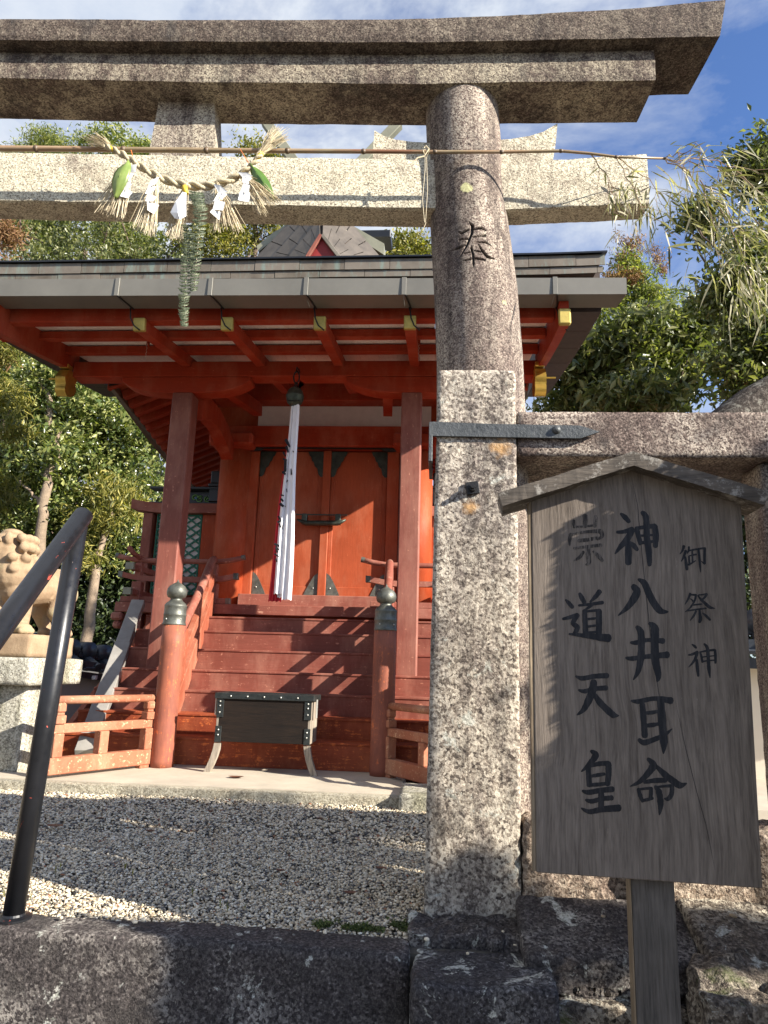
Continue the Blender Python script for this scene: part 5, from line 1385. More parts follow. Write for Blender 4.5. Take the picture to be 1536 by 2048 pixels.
r0_ = atz(772, 1546, .075); r1_ = atz(850, 1566, .075)
rr1 = (r0_[0] + (r1_[0] - r0_[0]) * 1.9, r0_[1] + (r1_[1] - r0_[1]) * 1.9)
lowfence((r0_[0], r0_[1] + .02), rr1, 'low three-rail wooden fence at the right newel, running behind the square granite post')

# ---- offertory box
OB = thing('offertory_box', (-1.25, 5.3, AZ), 'dark wooden offertory box with riveted metal edges on curved legs before the stairs', 'offering box')
bx0, bx1 = at(432, 1440, 5.17)[0], at(622, 1440, 5.17)[0]
bz0, bz1 = .255, at(530, 1388, 5.17)[2]
by0, by1 = 5.17, 5.45
part('front_panel', box((bx0 + .02, by0, bz0 + .004), (bx1 - .02, by0 + .02, bz1 - .03), .002), M_boxwood, OB)
part('back_panel', box((bx0 + .02, by1 - .02, bz0), (bx1 - .02, by1, bz1 - .03), .002), M_boxwood, OB)
for x in (bx0 + .002, bx1 - .022): part('side_panel', box((x, by0 + .002, bz0 + .004), (x + .02, by1, bz1 - .03), .002), M_boxleg, OB)
part('bottom_panel', box((bx0 + .02, by0 + .02, bz0 + .01), (bx1 - .02, by1 - .02, bz0 + .03), 0), M_boxwood, OB)
part('top_frame', box((bx0 - .018, by0 - .014, bz1 - .042), (bx1 + .018, by0 + .03, bz1), .003), M_boxmetal, OB)
part('top_frame', box((bx0 - .018, by1 - .03, bz1 - .042), (bx1 + .018, by1 + .014, bz1), .003), M_boxmetal, OB)
for x in (bx0 - .018, bx1 - .012): part('top_frame', box((x, by0 + .031, bz1 - .042), (x + .03, by1 - .031, bz1), .003), M_boxmetal, OB)
for k in range(9):
    x = bx0 + .05 + (bx1 - bx0 - .1) * k / 8
    part('slat', box((x - .018, by0 + .032, bz1 - .03), (x + .018, by1 - .032, bz1 - .008), .003), M_boxwood, OB)
for k in range(5): part('rivet', ball((bx0 + .10 + (bx1 - bx0 - .2) * k / 4, by0 - .015, bz1 - .021), .0065, 8, 6), M_stud, OB, True)
for s, x in ((-1, bx0 + .0), (1, bx1 - .0)):
    part('corner_strap', box((min(x, x - s * .05), by0 - .006, bz1 - .17), (max(x, x - s * .05), by0 - .0005, bz1 - .044), .001), M_boxmetal, OB)
    part('corner_strap', box((min(x, x - s * .045), by0 - .006, bz0), (max(x, x - s * .045), by0 - .0005, bz0 + .11), .001), M_boxmetal, OB)
    for z in (bz1 - .06, bz1 - .09, bz1 - .135, bz0 + .085, bz0 + .05): part('rivet', ball((x - s * .024, by0 - .007, z), .0062, 8, 6), M_stud, OB, True)
    for yy, sy in ((by0 + .02, -1),):
        rows = []
        for i in range(11):
            f = i / 10; z = AZ + (bz1 - .05 - AZ) * f
            ofs = .055 * (1 - f) ** 2 * 1.3 if z < bz0 + .02 else .055 * (1 - (bz0 - AZ) / (bz1 - .05 - AZ)) ** 2 * .6
            ofs = .062 * max(0, 1 - (z - AZ) / (bz0 - AZ)) ** 1.6
            xx = x + s * (ofs - .022); rows.append([(xx - .023, yy - .02, z), (xx + .023, yy - .02, z), (xx + .023, yy + .02, z), (xx - .023, yy + .02, z)])
        part('leg', sweep_quads([r for r in rows if r[0][2] < bz0 + .03]), M_boxleg, OB)
    part('hasp', box((min(x + s * .022, x + s * .030), by0 + .05, bz1 - .16), (max(x + s * .022, x + s * .030), by0 + .09, bz1 - .03), .002), M_stud, OB)
for o in bpy.data.objects:
    if o.name.startswith(('leg', 'beam')) and o.parent == OB: fix_normals(o)

# ---- bell with its cloth streamers
BL = thing('shrine_bell', (-1.29, 6.02, 3.1), 'round green bronze bell hanging on an iron chain with red and white cloth streamers', 'bell')
bc = at(590, 793, 6.02); br = .078
def link_(c, rot, rx, rz, wire):
    pts = []
    for k in range(17):
        a = 2 * pi * k / 16; x, z = rx * cos(a), rz * sin(a)
        pts.append((c[0] + x * cos(rot), c[1] + x * sin(rot), c[2] + z))
    return tube(pts, wire, 8, False)
ctop = at(594, 748, 6.10)
part('chain_link', link_(at(593, 755, 6.04), .25, .026, .058, .0065), M_iron, BL, True)
part('chain_link', link_(at(592, 773, 6.03), 1.2, .020, .042, .006), M_iron, BL, True)
part('chain_hook', tube([(ctop[0], 6.205, KZ0 + .04), (ctop[0], 6.15, KZ0 + .05), (ctop[0], 6.08, KZ0 + .035), (at(593, 745, 6.04)[0], 6.035, at(593, 745, 6.04)[2] + .0)], .007, 8), M_iron, BL, True)
pr_ = [(.001, .098), (.012, .097), (.018, .088), (.045, .078), (.066, .055), (.077, .022), (.080, .012), (.083, .008), (.083, -.004), (.080, -.008), (.078, -.03), (.069, -.06), (.05, -.082), (.028, -.094), (.001, -.098)]
bb = part('bell_body', lathe([(r, bc[2] + z) for r, z in pr_[::-1]], bc[0], bc[1], 32), M_bronzed, BL, True)
part('bell_mouth', tube([(bc[0] - .062, bc[1] - .048, bc[2] - .055), (bc[0] - .03, bc[1] - .064, bc[2] - .068), (bc[0] + .03, bc[1] - .064, bc[2] - .068), (bc[0] + .062, bc[1] - .048, bc[2] - .055)], .005, 6), M_iron, bb, True)
for k, a in enumerate((.15, .5, .8)):
    part('paper_tag', xform(box((0, -.001, 0), (.016, .001, .06), 0), lambda v, a=a: np.array((bc[0] + .03 + v[0] * cos(a) + v[2] * sin(a), 6.0 + .004 * k, bc[2] + .085 - v[0] * sin(a) + v[2] * cos(a)))), M_paper, BL)
# streamers: folded cloth hanging from the bell, swelling towards the hem
def streamer(xt, xb_, yt, yb, ztp, zbt, w0, w1, folds, amp, nseg=34, ph=0.0):
    V = []; Fc = []; nx = 22
    for i in range(nseg + 1):
        f = i / nseg; z = ztp + (zbt - ztp) * f; cx = xt + (xb_ - xt) * f + .006 * sin(f * 7 + ph); cy = yt + (yb - yt) * f; w = w0 + (w1 - w0) * f ** .8
        for j in range(nx + 1):
            g = j / nx - .5; V.append((cx + g * w, cy + amp * (.35 + .65 * f) * sin(g * folds * 2 * pi + ph + f * .8) - .02 * cos(g * pi), z + .004 * sin(g * 20 + ph)))
    for i in range(nseg):
        for j in range(nx): a = i * (nx + 1) + j; Fc.append((a, a + nx + 1, a + nx + 2, a + 1))
    return V, Fc
zc0 = bc[2] - .085
def cz(px, py, y=6.02): q = at(px, py, y); return q[0], q[2]
x_t = bc[0]; 
xr0, zr0_ = cz(548, 1202); xw0, zw0 = cz(555, 1188); xw1, zw1 = cz(576, 1200); xw2, _ = cz(567, 1190)
part('red_streamer', streamer(x_t - .018, cz(545, 1200)[0], 6.06, 6.07, zc0, zr0_, .035, .115, 4.3, .010, ph=1.0), M_redcloth, BL, True)
wA = streamer(x_t - .012, cz(557, 1190)[0], 6.03, 6.03, zc0, zw0, .050, .105, 1.7, .016, ph=.4)
wo = part('white_streamer', wA, M_cloth, BL, True)
part('white_streamer', streamer(x_t + .018, cz(574, 1200)[0], 6.01, 6.00, zc0, zw1, .055, .080, 1.2, .015, ph=2.2), M_cloth, BL, True)
part('white_streamer', streamer(x_t + .006, cz(565, 1195)[0], 6.045, 6.045, zc0, zw1 + .02, .05, .09, 1.6, .012, ph=3.6), M_cloth, BL, True)
# fine translucent thread fringe under the hem
thr = [tube([(xw0 + dx, 6.03, zw0), (xw0 + dx + .004 * sin(dx * 90), 6.03, zw0 - .16 - .05 * sin(dx * 50))], .0007, 4) for dx in np.linspace(-.05, .10, 9)]
# black brush marks that show in the folds of the left white streamer
MK = [[(572, 880, 7), (579, 893, 4)], [(573, 893, 5), (576, 904, 4)], [(567, 905, 4), (571, 912, 3)], [(567, 918, 4), (573, 920, 3)], [(571, 920, 5), (570, 942, 6)], [(566, 944, 5), (570, 948, 5)],
      [(562, 990, 3), (567, 991, 3)], [(562, 998, 4), (566, 1002, 4)], [(561, 1008, 6), (566, 1012, 5)], [(557, 1033, 4), (561, 1040, 4)], [(556, 1044, 5), (562, 1042, 3)], [(559, 1048, 4), (561, 1054, 4)],
      [(550, 1088, 5), (558, 1092, 4)], [(551, 1096, 4), (558, 1099, 3)], [(553, 1090, 3), (554, 1104, 4)], [(549, 1108, 3), (557, 1113, 3)], [(552, 1118, 4), (554, 1124, 2)],
      [(586, 902, 2), (587, 904, 2)], [(582, 938, 2), (583, 949, 3)], [(575, 960, 2), (574, 964, 2)], [(573, 978, 2), (574, 984, 2)], [(570, 1012, 2), (571, 1014, 1)], [(566, 1050, 2), (564, 1058, 2)]]
def plc(p, dz): q = at(p[0], p[1], 5.985); return (q[0], q[1] - dz, q[2])
part('brush_writing', brush(MK, plc, 0, 1, 5), M_ink, BL)['kind'] = 'stuff'
bpy.data.objects['brush_writing'].scale = (1, 1, 1)
for o_ in [o for o in bpy.data.objects if o.name == 'brush_writing']:
    V = np.array([v.co[:] for v in o_.data.vertices])
    for v in o_.data.vertices: v.co.x = v.co.x; v.co.z *= 1.0
    for p in o_.data.polygons: pass

# ---- grey plank leaning from the veranda corner to the ground
dp = thing('stair_plank', (-3.0, 6.4, AZ), 'pale grey stair-side downpipe slanting down beside the left porch post', 'plank')
a = at(277, 1205, 6.86); b = at(246, 1290, 6.45); c_ = at(168, 1508, 5.40)  # grey plank lying along the left edge of the stairs
part('plank_length', beam(a, b, .125, .08), M_plank, dp)
part('plank_length', beam(b, c_, .135, .08), M_plank, dp)
# ================================================================== guardian lion and pedestals
LB, LH = radians(66), radians(-58)
def lion_geo():
    gs = []
    def B(x, y, z, r, sc=(1, 1, 1)): gs.append(ball((x, y, z), r, 14, 10, sc))
    def Lb(p, q, r0, r1, n=7):
        for i in range(n):
            f = i / (n - 1); B(p[0] + (q[0] - p[0]) * f, p[1] + (q[1] - p[1]) * f, p[2] + (q[2] - p[2]) * f, r0 + (r1 - r0) * f)
    # lion faces left (-x) with its face turned to the viewer (-y); feet at z=0, about .75 tall
    Lb((-.06, 0, .36), (.24, .04, .40), .155, .14, 6)            # trunk
    B(-.12, -.02, .42, .15); B(-.14, -.04, .34, .12)
    Lb((-.12, -.10, .30), (-.13, -.13, .08), .075, .052)           # front legs
    Lb((-.14, .09, .30), (-.26, .06, .12), .07, .05)
    B(-.15, -.17, .045, .060, (1.2, 1.3, .75)); B(-.29, .03, .06, .055, (1.2, 1.3, .8)); B(-.30, .02, .03, .07)
    for k in (-1, 0, 1): B(-.16 + k * .038, -.235, .03, .026)
    Lb((.24, -.08, .33), (.16, -.10, .19), .10, .062)            # hind leg near
    Lb((.16, -.10, .19), (.25, -.10, .07), .062, .045)
    B(.22, -.13, .04, .058, (1.2, 1.3, .75))
    for k in (-1, 0, 1): B(.20 + k * .036, -.195, .028, .024)
    Lb((.26, .12, .33), (.20, .14, .19), .10, .06); Lb((.20, .14, .19), (.28, .13, .05), .058, .045); B(.26, .11, .04, .055, (1.2, 1.2, .75))
    # neck, mane and head
    def turn(lst, c, a):
        return [xform(g_, lambda v: np.array((c[0] + (v[0] - c[0]) * cos(a) - (v[1] - c[1]) * sin(a), c[1] + (v[0] - c[0]) * sin(a) + (v[1] - c[1]) * cos(a), v[2]))) for g_ in lst]
    body_ = turn(gs, (-.12, 0), LB); gs.clear()
    Lb((-.12, -.04, .46), (-.15, -.08, .60), .16, .13, 5)
    B(-.15, -.10, .62, .135, (1.05, 1, 1)); B(-.18, -.20, .57, .085, (1.15, .9, .75)); B(-.18, -.23, .545, .06, (1.2, .9, .6)); B(-.18, -.26, .60, .032, (1.4, .8, .8))
    B(-.18, -.18, .49, .07, (1.1, .9, .5))
    for sx in (-1, 1):
        B(-.16 + sx * .062, -.205, .655, .034, (1.2, .8, .9)); B(-.16 + sx * .058, -.215, .69, .030, (1.7, .8, .5))
        B(-.16 + sx * .145, -.10, .69, .045, (.6, .7, 1.1)); B(-.18 + sx * .045, -.262, .590, .018)
    R = np.random.default_rng(2)
    for row, (rad, zz, yy) in enumerate(((.15, .70, -.02), (.165, .63, .0), (.175, .55, .0), (.17, .47, -.02))):
        for k in range(7):
            lo_a = .40 if row < 2 else -.2; a = lo_a + row * .12 + (pi - 2 * lo_a) * k / 6
            B(-.14 + rad * cos(a), -.07 + rad * .95 * sin(a), zz, .040, (1, 1, .9))
    for k in range(5):
        B(-.25 + .045 * k, -.15 - .012 * (k % 2), .445 - .02 * abs(k - 2), .030)
    B(-.14, -.08, .745, .07, (1.2, 1.1, .5))
    head_ = turn(gs, (-.14, -.05), LH)
    return merge(*body_, *head_)
def lion(loc, mir, label):
    me = mesh('lion_body', *lion_geo(), M_lion, True)
    t = thing('guardian_lion', loc, label, 'lion statue')
    o = bpy.data.objects.new('body', me); COL.objects.link(o); o.parent = t
    if mir: o.scale = (-1, 1, 1)
    rm = o.modifiers.new('remesh', 'REMESH'); rm.mode = 'VOXEL'; rm.voxel_size = .009; rm.use_smooth_shade = True
    sm = o.modifiers.new('smooth', 'SMOOTH'); sm.iterations = 2; sm.factor = .5
    # swirls, eye lines and nostril curls cut as raised ridges
    def curl(c, r, turns, ax, ph=0.0):
        pts = []
        n = int(14 * turns)
        for k in range(n):
            a = ph + 2 * pi * turns * k / n; rr = r * (1 - .75 * k / n)
            pts.append((c[0] + rr * cos(a), c[1] + ax * rr * cos(a), c[2] + rr * sin(a)))
        return tube(pts, .007, 6)
    G = [curl((-.04, -.165, .66), .035, 1.6, .45), curl((-.03, -.175, .56), .038, 1.6, .3, 1), curl((-.30, -.17, .50), .03, 1.5, -.4, 2), curl((.02, -.16, .47), .036, 1.6, .2, 3), curl((-.10, -.215, .45), .03, 1.5, .1, 2),
         curl((-.24, -.225, .455), .028, 1.5, -.2, 1)]
    for sx in (-1, 1):
        for k in range(3):
            G.append(tube([(-.16 + sx * (.062 + .045 * cos(a)), -.240 + .012 * abs(cos(a)) + k * .004, .655 + (.016 + .010 * k) * sin(a)) for a in np.linspace(0, 2 * pi, 15)], .0035, 6))
    rot = lambda v, c, a: np.array((c[0] + (v[0] - c[0]) * cos(a) - (v[1] - c[1]) * sin(a), c[1] + (v[0] - c[0]) * sin(a) + (v[1] - c[1]) * cos(a), v[2]))
    G = [xform(g_, lambda v: rot(v, (-.14, -.05), LH)) if min(q[2] for q in g_[0]) > .40 else xform(g_, lambda v: rot(v, (-.12, 0), LB)) for g_ in G]
    o2 = bpy.data.objects.new('carved_curls', mesh('carved_curls', *merge(*G), M_lion, True)); COL.objects.link(o2); o2.parent = t
    if mir: o2.scale = (-1, 1, 1)
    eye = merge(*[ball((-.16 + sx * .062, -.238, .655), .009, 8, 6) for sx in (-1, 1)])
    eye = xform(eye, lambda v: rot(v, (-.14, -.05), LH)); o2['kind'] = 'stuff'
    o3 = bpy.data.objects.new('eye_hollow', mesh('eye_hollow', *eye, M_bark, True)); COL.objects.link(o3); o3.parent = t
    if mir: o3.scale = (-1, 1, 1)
    return t
LX = -3.0
lt = lion((LX, 5.06, .955), False, 'weathered sandstone guardian lion with curly mane behind the black handrail')
lt2 = lion((2 * XA - LX + .02, 5.06, .955), True, 'sandstone guardian lion almost wholly hidden behind the square granite post')
for s, lab in ((-1, 'stone pedestal of slabs under the lion at the left'), (1, 'granite pedestal hidden behind the square post, its slab end showing')):
    def X(x): return x if s < 0 else 2 * XA - x + .0
    t = thing('stone_pedestal', (X(-3.05), 5.0, 0), lab, 'pedestal')
    def pb(n, x0, x1, y0, y1, z0, z1, m, st=.04, seed=1):
        a, b = sorted((X(x0), X(x1))); return block(n, (a, y0, z0), (b, y1, z1), m, t, st, .012, .003, 3, .003, 22, seed)
    pb('plinth', -3.50, -2.80, 4.80, 5.40, .80, .96, M_lion, .03, 2)
    pb('cap_slab', -3.65, -2.72, 4.70, 5.42, .615, .80, G_ped, .03, 3)
    pb('shaft', -3.52, -2.79, 4.82, 5.22, .03, .62, G_ped, .04, 4)
    pb('foot_slab', -3.7, -2.70, 4.62, 5.4, -.2, .035, G_ped, .05, 5)

# ================================================================== boundary walls with tiled tops
def tilewall(p0, p1, zt0, zt1, thick, label, plaster, n, zbot=-1.0, two=True):
    p0, p1 = np.array(p0, float), np.array(p1, float); d = p1 - p0; Ln = np.linalg.norm(d); d /= Ln; nn = np.array((-d[1], d[0]))
    if nn[1] > 0: nn = -nn
    t = thing('plaster_wall', (p0[0], p0[1], zbot), label, 'wall')
    def P(s, o, z): q = p0 + d * s + nn * o; return (q[0], q[1], z + zt0 + (zt1 - zt0) * s / Ln)
    def slab(nm, o0, o1, z0, z1, m, s0=0, s1=None):
        s1 = Ln if s1 is None else s1
        V = [P(s, o, z) for s in (s0, s1) for o in (o0, o1) for z in (z0, z1)]
        ob = part(nm, (V, [(0, 1, 3, 2), (4, 6, 7, 5), (0, 4, 5, 1), (2, 3, 7, 6), (0, 2, 6, 4), (1, 5, 7, 3)]), m, t); fix_normals(ob); return ob
    slab('plaster_face', -thick / 2, thick / 2, zbot - zt0, -.42, plaster)
    slab('tile_bed', -.10, .34, -.30, -.20, M_tile)
    slab('eave_course', -.12, .28, -.42, -.34, M_tile)
    sp = Ln / n
    for k in range(n):
        s = sp * (k + .5)
        a, b = np.array(P(s, .36, -.27)), np.array(P(s, -.05, -.10))
        part('roll_tile', tube([a, b], sp * .22, 10), M_tile, t)
        part('flat_tile', beam(np.array(P(s + sp * .5, .38, -.30)), np.array(P(s + sp * .5, -.05, -.16)), sp * .62, .03), M_tile, t)
        part('pendant', box(tuple(np.array(P(s, .30, -.40)) - .028), tuple(np.array(P(s, .30, -.40)) + .03), .006), M_white if k % 1 == 0 else M_tile, t)
        part('ridge_tile', beam(np.array(P(s - sp * .47, 0, -.10)), np.array(P(s + sp * .47, 0, -.10)), .20, .09), M_tile, t)
        c = P(s, .0, -.02); part('ridge_cap', tube([np.array(P(s, .14, -.03)), np.array(P(s, -.14, -.03))], sp * .42, 14), M_tile, t, True)
    return t
w0 = at(60, 1249, 8.0); w1 = at(262, 1318, 10.5)
tilewall((w0[0] - 1.9, w0[1] - 1.3), (w1[0] + .7, w1[1] + 1.2), w0[2] + .16, w1[2] - .10, .25, 'grey plastered wall topped with dark rounded roof tiles behind the lion', M_plaster, 22)
w0 = at(1497, 1236, 6.0)
tilewall((w0[0] - .25, 6.2), (w0[0] + 3.0, 5.4), w0[2] + .03, w0[2] - .10, .25, 'cream plastered wall with a tiled top at the far right behind the notice board', M_plasterR, 14)

# ================================================================== trees
def crown_points(ells, n, clump, seed, shell=.55, holes=0.0):
    R = np.random.default_rng(seed); out = []
    vol = np.array([e[3] * e[4] * e[5] for e in ells]) ** (2 / 3); pr = vol / vol.sum()
    per = 42; nc = max(1, n // per)
    for i in R.choice(len(ells), nc, p=pr):
        x, y, z, rx, ry, rz = ells[i]
        v = R.normal(size=3); v /= np.linalg.norm(v); r = shell + (1 - shell) * R.random() ** .6
        c = np.array((x, y, z)) + v * r * np.array((rx, ry, rz))
        if holes and noise.noise(Vector(c * 1.1)) < -.35 + holes: continue
        k = int(per * R.uniform(.5, 1.5))
        s = clump * R.uniform(.6, 1.4)
        out.append(c + R.normal(size=(k, 3)) * s * np.array((1, 1, .62)))
    return np.concatenate(out)
def limb(p0, p1, r0, r1, seed, wob=.08, n=9):
    R = np.random.default_rng(seed); p0, p1 = np.array(p0, float), np.array(p1, float); L_ = np.linalg.norm(p1 - p0)
    pts = [p0 + (p1 - p0) * i / (n - 1) + (R.normal(size=3) * wob * L_ / n * (1 if 0 < i < n - 1 else 0)) for i in range(n)]
    return tube(pts, list(np.linspace(r0, r1, n)), 9)
def tree(name, label, base, ells, leaf, n, size, clump, seed, bark=None, shell=.55, holes=0.0, aspect=2.3, r=.14, updir=None, cat='tree', limbs=7, lean=None, extra=None):
    t = thing(name, base, label, cat)
    R = np.random.default_rng(seed + 100)
    top = np.mean([e[:3] for e in ells], axis=0) if lean is None else np.array(lean)
    g = [limb(base, top, r, r * .35, seed, .05, 12)]
    for k in range(limbs):
        e = ells[R.integers(len(ells))]; f = R.uniform(.35, .9); s0 = np.array(base) + (top - np.array(base)) * f
        v = R.normal(size=3); v /= np.linalg.norm(v); e1 = np.array(e[:3]) + v * np.array(e[3:]) * .75
        g.append(limb(s0, e1, r * .45 * (1.1 - f), r * .07, seed + k, .35, 9))
        for q in range(3):
            v = R.normal(size=3); v /= np.linalg.norm(v); m_ = s0 + (e1 - s0) * R.uniform(.4, .9)
            g.append(limb(m_, m_ + v * min(e[3:]) * .55, r * .09, r * .02, seed + k * 7 + q, .4, 6))
    part('trunk', merge(*g), bark or M_bark, t, True)
    P = crown_points(ells, n, clump, seed, shell, holes)
    o = link('crown', leafcloud('crown', P, size, leaf, seed, .6, aspect, updir), t)
    if extra:
        for (nm, els, mat_, nn_, sz, cl, asp, ud) in extra:
            P = crown_points(els, nn_, cl, seed + 9, .3, 0); link(nm, leafcloud(nm, P, sz, mat_, seed + 4, .2, asp, ud), t)
    return t
def E(px, py, Y, rx, ry, rz):
    """ellipsoid centred where a pixel of the photograph meets depth Y; radii in metres"""
    c = at(px, py, Y); return (c[0], c[1], c[2], rx, ry, rz)
def EP(px, py, Y, wpx, hpx, ry=None):
    s = Y * 1.0 / 1420; return E(px, py, Y, wpx * s, ry or wpx * s * .8, hpx * s)
# left: glossy camellia hedge trees
tree('camellia_tree', 'glossy broadleaved evergreen tree behind the lion, left of the shrine eave', (-9.2, 15.0, -.8),
     [EP(120, 830, 14.2, 170, 170), EP(250, 900, 14.4, 110, 150), EP(40, 1000, 13.8, 130, 130), EP(210, 1050, 14.4, 110, 100), EP(100, 690, 14.8, 130, 90), EP(-90, 850, 14, 140, 260)], L_camellia, 78000, .11, .20, 11, M_bark, .15, .06, 1.9, .13, limbs=9)
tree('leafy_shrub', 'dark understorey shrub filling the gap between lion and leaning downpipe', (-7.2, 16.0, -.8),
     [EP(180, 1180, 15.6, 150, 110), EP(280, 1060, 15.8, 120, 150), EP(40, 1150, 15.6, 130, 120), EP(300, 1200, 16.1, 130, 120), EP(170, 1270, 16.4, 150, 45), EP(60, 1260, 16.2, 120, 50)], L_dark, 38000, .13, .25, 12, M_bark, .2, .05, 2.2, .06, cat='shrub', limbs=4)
# pale slim trunks seen among the leaves
for i, (a, b, Y, r) in enumerate((((172, 1285), (205, 1090), 9.9, .075), ((78, 1040), (98, 960), 9.0, .075), ((98, 850), (60, 720), 8.9, .05), ((98, 960), (150, 820), 9.2, .055))):
    pass
tk = thing('slim_tree', tuple(at(172, 1300, 13.4)), 'young slim tree with a bare pale trunk standing between lion and shrine', 'tree')
part('trunk', merge(limb(at(168, 1330, 13.4), at(192, 1130, 13.4), .12, .085, 3, .03), limb(at(192, 1130, 13.4), at(235, 980, 13.4), .075, .04, 4, .2)), M_barkp, tk, True)
link('crown', leafcloud('crown', crown_points([EP(210, 1010, 13.2, 70, 60), EP(165, 1120, 13.2, 40, 40)], 2600, .16, 5), .15, L_yellow, 6, .3, 5, (0, 0, -1, .4)), tk)
tk = thing('forked_tree', tuple(at(75, 1060, 12.9)), 'tree with a forked pale trunk rising among glossy leaves above the lion', 'tree')
part('trunk', merge(limb(at(72, 1140, 12.9), at(97, 965, 12.9), .11, .09, 7, .12), limb(at(97, 965, 12.9), at(120, 860, 13.0), .075, .05, 8, .3), limb(at(98, 860, 12.9), at(100, 800, 12.9), .065, .055, 9, .2), limb(at(100, 800, 12.9), at(62, 735, 12.9), .055, .03, 10, .3), limb(at(85, 1010, 12.9), at(40, 960, 12.9), .035, .018, 11, .3)), M_barkp, tk, True)
link('crown', leafcloud('crown', crown_points([EP(40, 760, 12.8, 70, 60), EP(130, 770, 12.9, 70, 60), EP(100, 900, 13.0, 90, 60)], 4200, .19, 15), .11, L_camellia, 16, .5, 1.9), tk)
tree('yellow_conifer', 'yellow green conifer with feathery drooping sprays at the left edge', (-7.5, 9.5, -.6),
     [EP(5, 800, 8.4, 55, 45), EP(-20, 1010, 8.4, 45, 90), EP(10, 700, 8.6, 50, 40), EP(30, 860, 8.3, 35, 30)], L_yellow, 4500, .13, .09, 13, M_bark, .2, 0, 9, .10, (0, 0, -1, .35), limbs=3)
# behind: tall mixed trees over the eave
tree('tall_broadleaf', 'tall dark tree with heavy dark boughs showing above the copper eave at the left', (-10.5, 18.5, -1),
     [EP(60, 480, 17, 130, 70), EP(230, 470, 17, 110, 75), EP(-60, 400, 17, 110, 150), EP(330, 500, 17.5, 90, 60), EP(120, 560, 17, 160, 70), EP(330, 600, 18, 200, 80)], L_broad, 40000, .11, .22, 21, M_bark, .4, .28, 2.2, .28, limbs=12)
tree('cypress_tree', 'cypress with pointed yellow green top seen between lintel and tie beam, far left', (-8.0, 20.0, -1),
     [EP(90, 300, 20, 48, 55), EP(40, 330, 20, 50, 40), EP(90, 380, 20, 60, 60), EP(95, 470, 20, 75, 70), EP(160, 300, 20.5, 35, 42), EP(160, 370, 20.5, 40, 60)], L_conifer, 30000, .14, .20, 22, M_bark, .3, .08, 5, .2, (0, 0, -1, .35), limbs=5)
tree('cypress_tree', 'rounded green tree beside the strut, its top under the stone lintel', (-6.4, 19.0, -1),
     [EP(235, 290, 19, 62, 42), EP(285, 300, 19, 30, 34), EP(275, 330, 19, 45, 60), EP(215, 380, 19, 60, 60), EP(250, 480, 19, 90, 60), EP(180, 290, 19, 25, 25)], L_conifer, 22000, .12, .20, 23, M_bark, .3, .08, 2.6, .2, limbs=5)
tree('round_tree', 'yellowish broadleaf tree whose top shows right of the strut above the straw rope', (-4.2, 18.0, -1),
     [EP(505, 310, 18, 42, 34), EP(545, 335, 18, 40, 45), EP(470, 440, 18, 80, 60), EP(430, 500, 18, 110, 60), EP(560, 440, 18, 55, 60)], L_yellow, 20000, .10, .2, 24, M_bark, .4, .14, 2.2, .2, limbs=7)
tree('brown_conifer', 'conifer with rusty brown foliage at the left edge below the tie beam', (-9.5, 14, -1),
     [EP(8, 470, 13.5, 34, 40), EP(-30, 560, 13.5, 60, 60), EP(-10, 690, 10, 30, 40)], L_brown, 7000, .12, .12, 25, M_bark, .2, 0, 5, .15, (0, 0, -1, .3), limbs=4)
tree('evergreen_tree', 'pale leaved evergreen tree showing between gable and round pillar', (-.6, 16.0, -1),
     [EP(812, 495, 15.5, 42, 34), EP(840, 530, 15.5, 55, 40), EP(800, 560, 15.5, 60, 50)], L_yellow, 12000, .10, .17, 26, M_bark, .35, .06, 2.3, .2, limbs=6)
# right hand trees
tree('oak_tree', 'broad evergreen oak with drooping leaves right of the shrine roof', (4.6, 12.5, -.8),
     [EP(1180, 745, 11, 105, 75), EP(1290, 700, 11, 110, 85), EP(1390, 740, 11.2, 100, 80), EP(1240, 800, 11.2, 130, 40), EP(1120, 800, 11.4, 70, 50), EP(1400, 640, 11.6, 85, 60), EP(1270, 790, 10.6, 90, 50)], L_broad, 34000, .165, .19, 31, M_bark, .25, .30, 2.9, .16, (0, 0, -1, .25), limbs=10)
tree('cedar_tree', 'cedar with rusty brown tips behind the right end of the gutter', (5.0, 19, -1),
     [EP(1265, 585, 17.5, 55, 60), EP(1255, 540, 17.5, 30, 40), EP(1215, 640, 17, 60, 70), EP(1330, 620, 18, 60, 55), EP(1320, 560, 18, 22, 30), EP(1380, 690, 17, 70, 60)], L_conifer, 22000, .12, .16, 32, M_bark, .3, .08, 3.4, .2, limbs=7,
     extra=[('brown_tips', [EP(1268, 485, 17.5, 14, 36), EP(1238, 480, 17.5, 10, 22), EP(1252, 520, 17.5, 22, 22), EP(1312, 508, 17.8, 12, 26), EP(1322, 535, 17.8, 14, 14), EP(1405, 600, 17, 16, 18), EP(1240, 560, 17.3, 40, 14)], L_brown, 4200, .09, .10, 4.0, (0, 0, 1, .3))])
tree('evergreen_tree', 'large evergreen at the right edge behind the bamboo sprays', (6.2, 10.5, -.8),
     [EP(1515, 345, 9, 55, 55), EP(1575, 300, 9, 70, 70), EP(1450, 450, 9.2, 55, 45), EP(1530, 480, 9, 80, 90), EP(1480, 590, 9.2, 80, 60), EP(1580, 640, 9.2, 130, 110), EP(1400, 430, 9.2, 38, 25), EP(1480, 740, 9.4, 95, 75), EP(1570, 820, 9.4, 120, 70)], L_broad, 38000, .10, .14, 33, M_bark, .30, .22, 2.3, .16, limbs=11)
